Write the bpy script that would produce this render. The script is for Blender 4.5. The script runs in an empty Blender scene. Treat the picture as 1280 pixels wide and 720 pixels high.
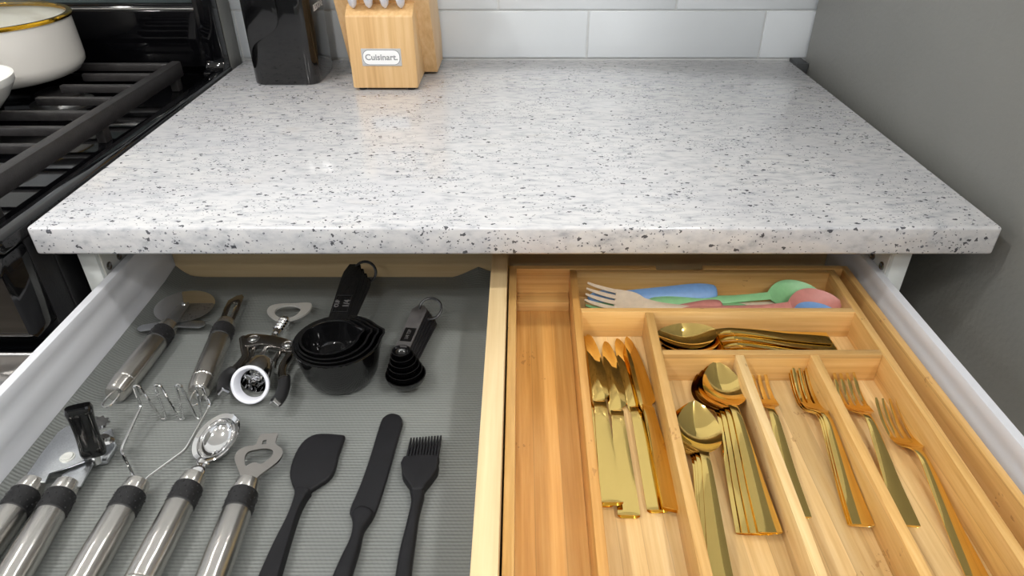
import bpy, bmesh, math, random
from mathutils import Vector, Matrix
random.seed(7)
SC = bpy.context.scene
COL = SC.collection
PI = math.pi

# ------------------------------------------------------------------ camera
# world: X right, Y away from the viewer, Z up; countertop front edge at Y=0, top at Z=0
FPX, CX, CY = 853.3, 650.0, 360.0
PITCH = math.atan(548.0 / FPX)
CAM = Vector((0.0, -0.603, 0.316))
cd = bpy.data.cameras.new('camera')
cam = bpy.data.objects.new('camera', cd)
COL.objects.link(cam)
cd.sensor_width = 36.0
cd.lens = 36.0 * FPX / 1280.0
cd.shift_x = -10.0 / 1280.0
cd.clip_start = 0.01
cam.location = CAM
cam.rotation_euler = (PI / 2 - PITCH, 0, 0)
SC.camera = cam

# ------------------------------------------------------------------ world, exposure
SC.view_settings.view_transform = 'Standard'
SC.view_settings.look = 'None'
SC.view_settings.gamma = 1.0
SC.view_settings.use_curve_mapping = False
SC.view_settings.exposure = -0.14
w = bpy.data.worlds.new('world')
SC.world = w
w.use_nodes = True
w.node_tree.nodes['Background'].inputs[0].default_value = (0.93, 0.96, 1.0, 1)
w.node_tree.nodes['Background'].inputs[1].default_value = 1.05
LAMP_STRENGTH = 262.0
LAMPS = [(-1.0, -0.42), (0.75, -0.42), (-1.0, -1.35), (0.75, -1.35), (-0.1, -2.3), (-2.4, -0.9), (-0.15, -1.55)]  # last one is an added lamp that brightens the countertop's front edge
CEIL_Z, FLOOR_Z = 1.53, -0.915

# ------------------------------------------------------------------ pixel helpers (calibration of positions)
_c, _s = math.cos(PITCH), math.sin(PITCH)
def ray(u, v):
    a, b = u - CX, CY - v
    return Vector((a, FPX * _c + b * _s, -FPX * _s + b * _c))
def at(u, v, z):
    r = ray(u, v); t = (z - CAM.z) / r.z
    return CAM + r * t
def aty(u, v, y):
    r = ray(u, v); t = (y - CAM.y) / r.y
    return CAM + r * t

# ------------------------------------------------------------------ materials
def lin(c):
    return tuple(((x / 255) / 12.92 if x / 255 <= 0.04045 else ((x / 255 + 0.055) / 1.055) ** 2.4) for x in c) + (1,)
class NT:
    def __init__(s, name):
        s.m = bpy.data.materials.new(name); s.m.use_nodes = True
        s.t = s.m.node_tree; s.b = s.t.nodes['Principled BSDF']
    def n(s, typ, **kw):
        x = s.t.nodes.new(typ)
        for k, v in kw.items():
            if k.startswith('i_'):
                k = k[2:]
                k = int(k) if k.isdigit() else k
                x.inputs[k].default_value = v
            else: setattr(x, k, v)
        return x
    def l(s, a, b): s.t.links.new(a, b)
    def coords(s, scale=(1, 1, 1), rot=(0, 0, 0)):
        tc = s.n('ShaderNodeTexCoord'); mp = s.n('ShaderNodeMapping')
        mp.inputs['Scale'].default_value = scale; mp.inputs['Rotation'].default_value = rot
        s.l(tc.outputs['Object'], mp.inputs[0]); return mp.outputs[0]
    def noise(s, vec, scale=1, detail=4, rough=0.5):
        x = s.n('ShaderNodeTexNoise'); x.inputs['Scale'].default_value = scale
        x.inputs['Detail'].default_value = detail; x.inputs['Roughness'].default_value = rough
        s.l(vec, x.inputs['Vector']); return x.outputs[0]
    def ramp(s, fac, stops, interp='LINEAR'):
        r = s.n('ShaderNodeValToRGB'); e = r.color_ramp; e.interpolation = interp
        while len(e.elements) < len(stops): e.elements.new(0.5)
        for el, (p, c) in zip(e.elements, stops):
            el.position = p; el.color = c if len(c) == 4 else tuple(c) + (1,)
        s.l(fac, r.inputs[0]); return r.outputs[0]
    def mix(s, fac, a, b, mode='MIX'):
        x = s.n('ShaderNodeMix', data_type='RGBA', blend_type=mode)
        for sock, v in ((x.inputs[0], fac), (x.inputs[6], a), (x.inputs[7], b)):
            if hasattr(v, 'links'): s.l(v, sock)
            else: sock.default_value = v
        return x.outputs[2]
    def math(s, op, a, b=None):
        x = s.n('ShaderNodeMath', operation=op)
        for i, v in enumerate((a, b)):
            if v is None: continue
            if hasattr(v, 'links'): s.l(v, x.inputs[i])
            else: x.inputs[i].default_value = v
        return x.outputs[0]
    def bump(s, h, strength=0.3, dist=0.001):
        x = s.n('ShaderNodeBump'); x.inputs['Strength'].default_value = strength
        x.inputs['Distance'].default_value = dist
        s.l(h, x.inputs['Height']); s.l(x.outputs[0], s.b.inputs['Normal'])
    def col(s, c):
        if hasattr(c, 'links'): s.l(c, s.b.inputs['Base Color'])
        else: s.b.inputs['Base Color'].default_value = c
    def set(s, **kw):
        for k, v in kw.items():
            s.b.inputs[{'rough': 'Roughness', 'metal': 'Metallic', 'spec': 'Specular IOR Level', 'coat': 'Coat Weight',
                        'trans': 'Transmission Weight', 'ior': 'IOR', 'aniso': 'Anisotropic'}[k]].default_value = v
        return s
BW = lambda v: (v, v, v, 1)

def simple(name, rgb, rough=0.5, metal=0.0, var=0.0, scale=20, coat=0.0, spec=0.5, bump=0.0, bscale=400):
    t = NT(name); c = lin(rgb)
    if var:
        v = t.noise(t.coords(), scale, 4)
        lo = tuple(x * (1 - var) for x in c[:3]); hi = tuple(min(1, x * (1 + var)) for x in c[:3])
        t.col(t.ramp(v, [(0.3, lo), (0.7, hi)]))
    else: t.col(c)
    t.set(rough=rough, metal=metal, coat=coat, spec=spec)
    if bump: t.bump(t.noise(t.coords(), bscale, 3), bump, 0.0006)
    return t.m

def granite():
    t = NT('granite')
    v = t.coords((52, 140, 80), (0.25, 0.35, -0.42))
    n1 = t.noise(v, 1.0, 6, 0.62)
    base = t.ramp(n1, [(0.30, lin((160, 162, 167))), (0.42, lin((189, 190, 193))), (0.53, lin((203, 203, 204))), (0.75, lin((213, 212, 211)))])
    n2 = t.noise(t.coords((5, 9, 6), (0, 0, 0.2)), 1.0, 4)
    base = t.mix(t.ramp(n2, [(0.4, BW(0)), (0.75, BW(0.5))]), base, lin((186, 187, 193)))
    # warm mineral tint
    n5 = t.noise(t.coords((14, 30, 20)), 1.0, 3)
    base = t.mix(t.ramp(n5, [(0.62, BW(0)), (0.8, BW(0.35))]), base, lin((198, 188, 176)))
    # dark specks: two voronoi layers, only some cells kept, clustered by a soft noise
    cl = t.noise(t.coords((13, 20, 16)), 1.0, 3)
    wv = t.n('ShaderNodeTexNoise'); t.l(t.coords((260, 260, 260)), wv.inputs['Vector']); wv.inputs['Scale'].default_value = 1.0
    for sc, thr, keep, dark, rot in ((0.95, 0.27, 0.765, (44, 46, 54), -0.35), (1.7, 0.26, 0.81, (104, 106, 114), -0.2), (2.6, 0.28, 0.82, (80, 82, 90), -0.5)):
        ad = t.n('ShaderNodeMix', data_type='VECTOR'); ad.inputs[0].default_value = 0.62
        vv = t.coords((135 * sc, 185 * sc, 160 * sc), (0, 0, rot))
        va = t.n('ShaderNodeVectorMath', operation='MULTIPLY_ADD'); t.l(wv.outputs['Color'], va.inputs[0]); va.inputs[1].default_value = (1.1, 0.8, 1.1); t.l(vv, va.inputs[2])
        vo = t.n('ShaderNodeTexVoronoi'); t.l(va.outputs[0], vo.inputs['Vector']); vo.inputs['Scale'].default_value = 1.0
        sep = t.n('ShaderNodeSeparateColor'); t.l(vo.outputs['Color'], sep.inputs[0])
        size = t.math('MULTIPLY', sep.outputs[1], thr)
        inside = t.math('LESS_THAN', vo.outputs['Distance'], t.math('ADD', size, thr * 0.3))
        kk = t.math('GREATER_THAN', t.math('ADD', t.math('MULTIPLY', sep.outputs[0], 0.5), t.math('MULTIPLY', cl, 0.85)), keep)
        base = t.mix(t.math('MULTIPLY', t.math('MULTIPLY', inside, kk), 0.88), base, lin(dark))
    t.col(base); t.set(rough=0.12, spec=0.5)
    t.bump(n1, 0.04, 0.0004)
    return t.m

def wood(name, cols, grain='Y', fine=160, strips=None, rough=0.42, nodes=0.0, coat=0.0):
    """wood or laminated bamboo: fibres run along 'grain'; strips = width of the laminated strips"""
    t = NT(name)
    def sc(a, b):   # a across, b along
        return {'X': (b, a, a), 'Y': (a, b, a), 'Z': (a, a, b)}[grain]
    n1 = t.noise(t.coords(sc(fine, fine * 0.035)), 1.0, 5, 0.6)
    n2 = t.noise(t.coords(sc(fine * 0.16, fine * 0.012)), 1.0, 3)
    base = t.ramp(t.math('ADD', t.math('MULTIPLY', n1, 0.6), t.math('MULTIPLY', n2, 0.4)),
                  [(0.32, lin(cols[0])), (0.5, lin(cols[1])), (0.68, lin(cols[2]))])
    if strips:
        tc = t.n('ShaderNodeTexCoord'); sp = t.n('ShaderNodeSeparateXYZ'); t.l(tc.outputs['Object'], sp.inputs[0])
        ax = sp.outputs[0] if grain != 'X' else t.math('ADD', sp.outputs[1], sp.outputs[2])
        if grain == 'Y': ax = t.math('ADD', sp.outputs[0], t.math('MULTIPLY', sp.outputs[2], 0.8))
        cell = t.math('FLOOR', t.math('DIVIDE', ax, strips))
        wn = t.n('ShaderNodeTexWhiteNoise', noise_dimensions='1D'); t.l(cell, wn.inputs['W'])
        tone = t.ramp(wn.outputs['Value'], [(0, (0.80, 0.78, 0.74, 1)), (1, (1.08, 1.07, 1.04, 1))])
        base = t.mix(1.0, base, tone, 'MULTIPLY')
        fr = t.math('FRACT', t.math('DIVIDE', ax, strips))
        ln = t.math('LESS_THAN', fr, 0.03)
        base = t.mix(t.math('MULTIPLY', ln, 0.25), base, lin((120, 84, 44)))
    if nodes:
        a = t.noise(t.coords(sc(330, 150)), 1.0, 2)
        b = t.noise(t.coords(sc(24, 34)), 1.0, 1)
        m = t.math('MULTIPLY', t.math('GREATER_THAN', a, 0.58), t.math('GREATER_THAN', b, 0.70))
        base = t.mix(t.math('MULTIPLY', m, nodes), base, lin((150, 102, 52)))
    t.col(base); t.set(rough=rough, coat=coat)
    t.bump(n1, 0.08, 0.0005)
    return t.m

def brushed(name, rgb, rough=0.3, axis='Y'):
    t = NT(name); c = lin(rgb)
    n = t.noise(t.coords((60, 60, 60)), 1.0, 2)
    t.col(t.ramp(n, [(0.3, tuple(x * 0.98 for x in c[:3])), (0.7, tuple(min(1, x * 1.02) for x in c[:3]))]))
    t.set(metal=1.0, rough=rough)
    return t.m

def lathe_steel(name, rgb, rough, amp):
    # turned steel: fine scratches round the barrel spread reflections along its axis (Y)
    t = NT(name); t.col(lin(rgb)); t.set(metal=1.0, rough=rough)
    tc = t.n('ShaderNodeTexCoord'); ge = t.n('ShaderNodeNewGeometry')
    sc_ = t.n('ShaderNodeVectorMath', operation='SCALE'); t.l(tc.outputs['Object'], sc_.inputs[0]); sc_.inputs['Scale'].default_value = 90000.0
    wn = t.n('ShaderNodeTexWhiteNoise', noise_dimensions='3D'); t.l(sc_.outputs[0], wn.inputs['Vector'])
    v = t.math('MULTIPLY', t.math('SUBTRACT', wn.outputs['Value'], 0.5), amp)
    cx = t.n('ShaderNodeCombineXYZ'); t.l(v, cx.inputs[1])
    ad = t.n('ShaderNodeVectorMath', operation='ADD'); t.l(ge.outputs['Normal'], ad.inputs[0]); t.l(cx.outputs[0], ad.inputs[1])
    nm = t.n('ShaderNodeVectorMath', operation='NORMALIZE'); t.l(ad.outputs[0], nm.inputs[0]); t.l(nm.outputs[0], t.b.inputs['Normal'])
    return t.m
def liner_mat():
    t = NT('ribbed_liner')
    tc = t.n('ShaderNodeTexCoord'); sp = t.n('ShaderNodeSeparateXYZ'); t.l(tc.outputs['Object'], sp.inputs[0])
    wob = t.noise(t.coords((12, 12, 12)), 1.0, 2)
    ph = t.math('ADD', t.math('MULTIPLY', sp.outputs[1], 2 * PI / 0.0034), t.math('MULTIPLY', wob, 2.0))
    s1 = t.math('SINE', ph)
    s2 = t.math('SINE', t.math('ADD', t.math('MULTIPLY', sp.outputs[0], 2 * PI / 0.0040), t.math('MULTIPLY', sp.outputs[1], 900.0)))
    h = t.math('ADD', s1, t.math('MULTIPLY', s2, 0.2))
    n = t.noise(t.coords((8, 8, 8)), 1.0, 3)
    base = t.ramp(n, [(0.3, lin((110, 113, 111))), (0.7, lin((123, 126, 123)))])
    base = t.mix(t.ramp(h, [(0.0, BW(0.35)), (0.6, BW(0.0))]), base, lin((84, 87, 86)))
    t.col(base); t.set(rough=0.5, spec=0.4); t.bump(h, 0.35, 0.0005)
    return t.m

def glass_mat():
    t = NT('lid_glass'); nt = t.t; nt.nodes.remove(t.b)
    tr_ = t.n('ShaderNodeBsdfTransparent'); tr_.inputs[0].default_value = (0.93, 0.94, 0.93, 1)
    gl = t.n('ShaderNodeBsdfGlossy'); gl.inputs['Roughness'].default_value = 0.03
    lw_ = t.n('ShaderNodeLayerWeight'); lw_.inputs[0].default_value = 0.5
    fac_ = t.math('ADD', t.math('MULTIPLY', t.math('POWER', lw_.outputs['Facing'], 4.0), 0.45), 0.05)
    mx = t.n('ShaderNodeMixShader'); t.l(fac_, mx.inputs[0]); t.l(tr_.outputs[0], mx.inputs[1]); t.l(gl.outputs[0], mx.inputs[2])
    t.l(mx.outputs[0], nt.nodes['Material Output'].inputs[0])
    return t.m
def emit(name, rgb, k):
    t = NT(name); t.col((0, 0, 0, 1)); t.b.inputs['Emission Color'].default_value = rgb
    t.b.inputs['Emission Strength'].default_value = k; return t.m

M = dict(
    granite=granite(),
    tile=simple('wall_tile', (214, 219, 223), 0.16, var=0.03, scale=6, bump=0.05, bscale=40),
    grout=simple('grout', (214, 216, 216), 0.9, var=0.06, scale=60),
    plaster=simple('wall_paint', (222, 222, 220), 0.8, var=0.02),
    ceiling=simple('ceiling_paint', (236, 236, 234), 0.85, var=0.02),
    floor=wood('floor_boards', ((172, 160, 146), (186, 174, 160), (198, 188, 174)), 'X', 60, 0.12, 0.4),
    fridge=simple('textured_grey_enamel', (124, 124, 120), 0.42, var=0.03, scale=8, bump=0.9, bscale=170),
    darkgap=simple('dark_gasket', (58, 60, 62), 0.6, var=0.1),
    cab=simple('white_cabinet_edge', (222, 226, 224), 0.45, var=0.02),
    wmetal=simple('white_drawer_metal', (212, 214, 219), 0.28, var=0.02, scale=10),
    zinc=simple('zinc_plate', (206, 207, 202), 0.35, 0.2),
    maple_x=wood('pale_maple_x', ((196, 168, 124), (212, 187, 144), (223, 202, 162)), 'X', 90, None, 0.4),
    maple_y=wood('pale_maple_y', ((198, 170, 124), (214, 189, 144), (226, 204, 162)), 'Y', 110, None, 0.4),
    bam_y=wood('bamboo_y', ((196, 148, 82), (216, 172, 106), (230, 192, 132)), 'Y', 230, 0.021, 0.36, 0.5),
    bam_x=wood('bamboo_x', ((196, 148, 84), (215, 172, 108), (229, 192, 134)), 'X', 230, 0.026, 0.36, 0.5),
    bam_pale=wood('bamboo_floor', ((206, 166, 108), (224, 190, 134), (236, 208, 158)), 'Y', 230, 0.019, 0.36, 0.45),
    bam_dark=wood('bamboo_amber', ((186, 132, 66), (206, 154, 86), (220, 174, 108)), 'Y', 230, 0.024, 0.34, 0.5),
    liner=liner_mat(),
    steel=lathe_steel('brushed_steel', (216, 213, 208), 0.16, 0.75),
    steel2=brushed('satin_steel', (188, 188, 188), 0.34, 'X'),
    chrome=simple('polished_chrome', (226, 226, 226), 0.05, 1.0),
    satin=simple('satin_nickel', (214, 212, 206), 0.38, 0.55),
    nickel=simple('dark_chrome', (150, 146, 142), 0.07, 1.0),
    zincpl=simple('speckled_zinc', (205, 208, 212), 0.28, 1.0, var=0.1, scale=900),
    rubber=simple('black_rubber', (19, 19, 21), 0.55, var=0.1, scale=80),
    silicone=simple('black_silicone', (21, 21, 24), 0.58, var=0.12, scale=60, spec=0.25),
    plastic=simple('black_gloss_plastic', (11, 11, 12), 0.07, spec=0.5, coat=0.35),
    plastic2=simple('black_satin_plastic', (26, 26, 28), 0.3),
    emboss=simple('worn_black_plastic', (74, 72, 72), 0.35, var=0.2, scale=90),
    whitepl=simple('white_nylon', (224, 226, 234), 0.3, var=0.02),
    gold=simple('gold_plate', (236, 204, 122), 0.07, 1.0),
    enamel=simple('black_enamel', (8, 8, 10), 0.06, spec=0.55, var=0.2, scale=30),
    rangeside=simple('black_textured_steel', (22, 22, 24), 0.36, bump=0.5, bscale=420, var=0.2),
    iron=simple('cast_iron', (42, 40, 40), 0.42, var=0.25, scale=70, bump=0.6, bscale=500),
    console=simple('smoked_console_glass', (74, 84, 84), 0.2, var=0.25, scale=18),
    rangesteel=brushed('range_stainless', (178, 176, 174), 0.32, 'X'),
    pot=simple('cream_pot_enamel', (232, 228, 221), 0.2, coat=0.4, var=0.01),
    bowl=simple('white_porcelain', (238, 237, 232), 0.16, coat=0.3, var=0.01),
    brass=simple('yellow_gold_rim', (224, 172, 46), 0.16, 1.0),
    glass=glass_mat(),
    block=wood('rubberwood', ((202, 158, 104), (220, 180, 126), (232, 198, 148)), 'Z', 190, None, 0.38),
    plate=simple('logo_plate_silver', (206, 206, 206), 0.3, 0.4),
    plate_w=simple('logo_plate_white', (244, 244, 244), 0.4),
    ink=simple('logo_grey_ink', (148, 150, 152), 0.5),
    print=simple('printed_silver', (225, 226, 228), 0.4),
    blue=simple('blue_straw_plastic', (118, 158, 208), 0.42, var=0.05, scale=200),
    green=simple('green_straw_plastic', (142, 198, 142), 0.42, var=0.05, scale=200),
    pink=simple('pink_straw_plastic', (202, 134, 124), 0.45, var=0.06, scale=200),
    beige=simple('beige_straw_plastic', (214, 196, 172), 0.45, var=0.06, scale=200),
    lamp=emit('lamp_lens', (1.0, 0.98, 0.95, 1), LAMP_STRENGTH),
    cabface=simple('cabinet_door_paint', (84, 87, 90), 0.5, var=0.03),
)

# ------------------------------------------------------------------ object helpers
WM = {}
def put(o, parent):
    COL.objects.link(o)
    if parent is not None: o.parent = parent
def thing(name, label, cat, loc=(0, 0, 0), rz=0.0, group=None):
    o = bpy.data.objects.new(name, None); COL.objects.link(o)
    o.empty_display_size = 0.02
    o.location = loc; o.rotation_euler = (0, 0, rz)
    o['label'] = label; o['category'] = cat
    if group: o['group'] = group
    WM[o.name] = Matrix.Translation(Vector(loc)) @ Matrix.Rotation(rz, 4, 'Z')
    return o
def tag(o, label, cat, group=None):
    o['label'] = label; o['category'] = cat
    if group: o['group'] = group
    return o
def struct(o): o['kind'] = 'structure'; return o
def obj(name, bm, mat, parent=None, local=False, angle=38, label=None, sm=False):
    """link bm as one mesh object; world coordinates unless local"""
    bmesh.ops.recalc_face_normals(bm, faces=bm.faces)
    me = bpy.data.meshes.new(name); bm.to_mesh(me); bm.free()
    if parent is not None and not local:
        m = WM[parent.name]
        me.transform(m.inverted())
    if sm:
        for p in me.polygons: p.use_smooth = True
    me.set_sharp_from_angle(angle=math.radians(angle))
    me.materials.append(M[mat] if isinstance(mat, str) else mat)
    o = bpy.data.objects.new(name, me); put(o, parent)
    if parent is not None: WM[o.name] = WM[parent.name]
    else: WM[o.name] = Matrix.Identity(4)
    if label: o['label'] = label
    return o
def again(src, parent, loc=None, rot=None):
    o = src.copy(); put(o, parent)
    if loc is not None: o.location = loc
    if rot is not None: o.rotation_euler = rot
    return o
def copy_tree(o, parent=None):
    c = o.copy(); COL.objects.link(c); c.parent = parent
    for ch in list(o.children): copy_tree(ch, c)
    return c

def _bev(bm, b, seg=2, ang=30):
    if not b: return
    es = [e for e in bm.edges if len(e.link_faces) == 2 and e.calc_face_angle(0) > math.radians(ang)]
    r = bmesh.ops.bevel(bm, geom=es, offset=b, segments=seg, profile=0.5, affect='EDGES', clamp_overlap=True)
    for f in r['faces']: f.smooth = True
def box(x0, x1, y0, y1, z0, z1, b=0.0, seg=2, bm=None):
    t = bmesh.new()
    bmesh.ops.create_cube(t, size=1.0)
    for v in t.verts:
        v.co = ((x0 + x1) / 2 + v.co.x * (x1 - x0), (y0 + y1) / 2 + v.co.y * (y1 - y0), (z0 + z1) / 2 + v.co.z * (z1 - z0))
    _bev(t, b, seg)
    return join(bm, t)
def join(bm, t):
    if bm is None: return t
    me = bpy.data.meshes.new('tmp'); t.to_mesh(me); t.free(); bm.from_mesh(me); bpy.data.meshes.remove(me)
    return bm
def wallseg(p0, p1, th, z0, z1, b=0.0008):
    """upright board between two plan points"""
    p0, p1 = Vector(p0), Vector(p1); d = (p1 - p0).normalized(); n = Vector((-d.y, d.x)) * th / 2
    return slab([p0 - n, p1 - n, p1 + n, p0 + n], z0, z1, b)
def slab(pts, z0, z1, b=0.0, seg=2, holes=None, bm=None):
    """plan outline extruded from z0 to z1"""
    t = bmesh.new()
    if not holes:
        vs = [t.verts.new((p[0], p[1], z0)) for p in pts]
        f = t.faces.new(vs)
        r = bmesh.ops.extrude_face_region(t, geom=[f])
        bmesh.ops.translate(t, vec=(0, 0, z1 - z0), verts=[g for g in r['geom'] if isinstance(g, bmesh.types.BMVert)])
    else:
        loops = []
        for lp in [pts] + holes:
            vs = [t.verts.new((p[0], p[1], z0)) for p in lp]
            loops += [t.edges.new((vs[i], vs[(i + 1) % len(vs)])) for i in range(len(vs))]
        r = bmesh.ops.triangle_fill(t, use_beauty=True, edges=loops)
        fs = [g for g in r['geom'] if isinstance(g, bmesh.types.BMFace)]
        r = bmesh.ops.extrude_face_region(t, geom=fs)
        bmesh.ops.translate(t, vec=(0, 0, z1 - z0), verts=[g for g in r['geom'] if isinstance(g, bmesh.types.BMVert)])
    bmesh.ops.recalc_face_normals(t, faces=t.faces)
    if len(pts) > 8:
        for f in t.faces: f.smooth = abs(f.normal.z) < 0.5
    _bev(t, b, seg, 50)
    return join(bm, t)
def smooth_loop(pts, n=4, closed=True):
    """Catmull-Rom through the points"""
    pts = [Vector(p) for p in pts]; out = []; N = len(pts)
    for i in range(N if closed else N - 1):
        if closed: a, b, c, d = pts[i - 1], pts[i], pts[(i + 1) % N], pts[(i + 2) % N]
        else: a, b, c, d = pts[max(i - 1, 0)], pts[i], pts[i + 1], pts[min(i + 2, N - 1)]
        for k in range(n):
            t = k / n
            out.append(0.5 * ((2 * b) + (c - a) * t + (2 * a - 5 * b + 4 * c - d) * t * t + (3 * b - a - 3 * c + d) * t ** 3))
    if not closed: out.append(pts[-1])
    return out
def fillet(pts, r, n=4):
    pts = [Vector(p) for p in pts]; out = [pts[0]]
    for a, b, c in zip(pts, pts[1:], pts[2:]):
        u, v = (a - b), (c - b); k = min(r, u.length * 0.48, v.length * 0.48)
        p, q = b + u.normalized() * k, b + v.normalized() * k
        for i in range(n + 1):
            t_ = i / n; out.append(p * (1 - t_) ** 2 + b * 2 * t_ * (1 - t_) + q * t_ * t_)
    return out + [pts[-1]]
def frame(d):
    d = d.normalized(); up = Vector((0, 0, 1)) if abs(d.z) < 0.9 else Vector((0, 1, 0))
    x = d.cross(up).normalized(); return x, x.cross(d).normalized()
def lathe(prof, p0=(0, 0, 0), d=(0, 0, 1), seg=28, bm=None, mod=None):
    """profile [(t along axis, r)] spun about the axis from p0 in direction d"""
    t = bmesh.new(); p0 = Vector(p0); d = Vector(d).normalized(); x, y = frame(d)
    rings = []; closed = len(prof) > 3 and prof[0] == prof[-1] and prof[0][1] > 0
    if closed: prof = prof[:-1]
    for (h, r) in prof:
        if r <= 1e-6: rings.append([t.verts.new(p0 + d * h)]); continue
        ring = []
        for k in range(seg):
            a = 2 * PI * k / seg; rr = r if mod is None else mod(a, h, r)
            ring.append(t.verts.new(p0 + d * h + (x * math.cos(a) + y * math.sin(a)) * rr))
        rings.append(ring)
    for A, B in zip(rings, rings[1:] + ([rings[0]] if closed else [])):
        for k in range(seg):
            q = (k + 1) % seg
            if len(A) == 1 and len(B) == 1: continue
            if len(A) == 1: t.faces.new((A[0], B[q], B[k]))
            elif len(B) == 1: t.faces.new((A[k], A[q], B[0]))
            else: t.faces.new((A[k], A[q], B[q], B[k]))
    for R, end in ((rings[0], 0), (rings[-1], 1)):
        if len(R) > 2 and not closed: t.faces.new(R)
    for f in t.faces: f.smooth = True
    return join(bm, t)
def tube(pts, r, seg=8, closed=False, bm=None, flat=1.0):
    t = bmesh.new(); pts = [Vector(p) for p in pts]; N = len(pts); rings = []
    prev = None
    for i, p in enumerate(pts):
        a = pts[i - 1] if (i > 0 or closed) else p
        b = pts[(i + 1) % N] if (i < N - 1 or closed) else p
        d = (b - a).normalized()
        if prev is None: x, y = frame(d)
        else:
            x = prev - d * prev.dot(d)
            x = x.normalized() if x.length > 1e-5 else frame(d)[0]
            y = x.cross(d)
        prev = x
        rr = r[i] if isinstance(r, (list, tuple)) else r
        rings.append([t.verts.new(p + (x * math.cos(2 * PI * k / seg) + y * math.sin(2 * PI * k / seg) * flat) * rr) for k in range(seg)])
    for i in range(N if closed else N - 1):
        A, B = rings[i], rings[(i + 1) % N]
        for k in range(seg): t.faces.new((A[k], A[(k + 1) % seg], B[(k + 1) % seg], B[k]))
    if not closed:
        t.faces.new(rings[0]); t.faces.new(rings[-1])
    for f in t.faces: f.smooth = True
    return join(bm, t)
def strip(st, n=8, sub=4, x0=0.0, bm=None):
    """sheet solid along +Y: stations (y, z, halfwidth, sag, thickness[, xshift])"""
    st = [tuple(s) + (0.0,) * (6 - len(s)) for s in st]
    S = [Vector(s) for s in st]; P = []
    N = len(S)
    for i in range(N - 1):
        a, b, c, d = S[max(i - 1, 0)], S[i], S[i + 1], S[min(i + 2, N - 1)]
        for k in range(sub):
            t_ = k / sub
            q = 0.5 * ((2 * b) + (c - a) * t_ + (2 * a - 5 * b + 4 * c - d) * t_ * t_ + (3 * b - a - 3 * c + d) * t_ ** 3)
            P.append(q)
    P.append(S[-1])
    t = bmesh.new(); T = []; B = []
    for q in P:
        y, z, hw, sag, th, xs = q; hw = max(hw, 0.0004)
        T.append([]); B.append([])
        for k in range(n + 1):
            u = -1 + 2 * k / n
            zz = z - sag * (1 - u * u)
            ed = th * (0.35 + 0.65 * math.sqrt(max(0, 1 - abs(u) ** 4)))
            T[-1].append(t.verts.new((x0 + xs + u * hw, y, zz)))
            B[-1].append(t.verts.new((x0 + xs + u * hw, y, zz - ed)))
    m = len(P)
    for i in range(m - 1):
        for k in range(n):
            t.faces.new((T[i][k], T[i][k + 1], T[i + 1][k + 1], T[i + 1][k]))
            t.faces.new((B[i][k], B[i + 1][k], B[i + 1][k + 1], B[i][k + 1]))
        t.faces.new((T[i][0], T[i + 1][0], B[i + 1][0], B[i][0]))
        t.faces.new((T[i][n], B[i][n], B[i + 1][n], T[i + 1][n]))
    for i in (0, m - 1):
        for k in range(n):
            t.faces.new((T[i][k], B[i][k], B[i][k + 1], T[i][k + 1]))
    for f in t.faces: f.smooth = True
    return join(bm, t)
def dish(c, a, b, depth, th, rings=7, seg=24, rz=0.0, lip=0.0, bm=None):
    """open half-ellipsoid bowl, rim at c"""
    t = bmesh.new(); c = Vector(c); R = Matrix.Rotation(rz, 3, 'Z')
    def surf(off):
        out = []
        for i in range(rings + 1):
            ph = PI / 2 * i / rings
            if i == 0: out.append([t.verts.new(c + Vector((0, 0, -depth - off)))]); continue
            s = math.sin(ph)
            out.append([t.verts.new(c + R @ Vector(((a + off) * s * math.cos(2 * PI * k / seg), (b + off) * s * math.sin(2 * PI * k / seg), -(depth + off) * math.cos(ph) if i < rings else 0.0))) for k in range(seg)])
        return out
    I, O = surf(0), surf(th)
    for L in (I, O):
        for A, B in zip(L, L[1:]):
            for k in range(seg):
                q = (k + 1) % seg
                if len(A) == 1: t.faces.new((A[0], B[k], B[q]))
                else: t.faces.new((A[k], A[q], B[q], B[k]))
    for k in range(seg):
        q = (k + 1) % seg
        t.faces.new((I[-1][k], I[-1][q], O[-1][q], O[-1][k]))
    for f in t.faces: f.smooth = True
    return join(bm, t)
def text_bm(s, size, ext=0.0002):
    cu = bpy.data.curves.new('txt', 'FONT'); cu.body = s; cu.size = size; cu.extrude = ext
    cu.offset = size * 0.022; cu.align_x = 'CENTER'; cu.align_y = 'CENTER'; cu.resolution_u = 3
    o = bpy.data.objects.new('txt', cu); COL.objects.link(o)
    dg = bpy.context.evaluated_depsgraph_get(); me = bpy.data.meshes.new_from_object(o.evaluated_get(dg))
    bm = bmesh.new(); bm.from_mesh(me)
    bpy.data.objects.remove(o); bpy.data.curves.remove(cu); bpy.data.meshes.remove(me)
    return bm
def xform(bm, m): bmesh.ops.transform(bm, matrix=m, verts=bm.verts); return bm

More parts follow.
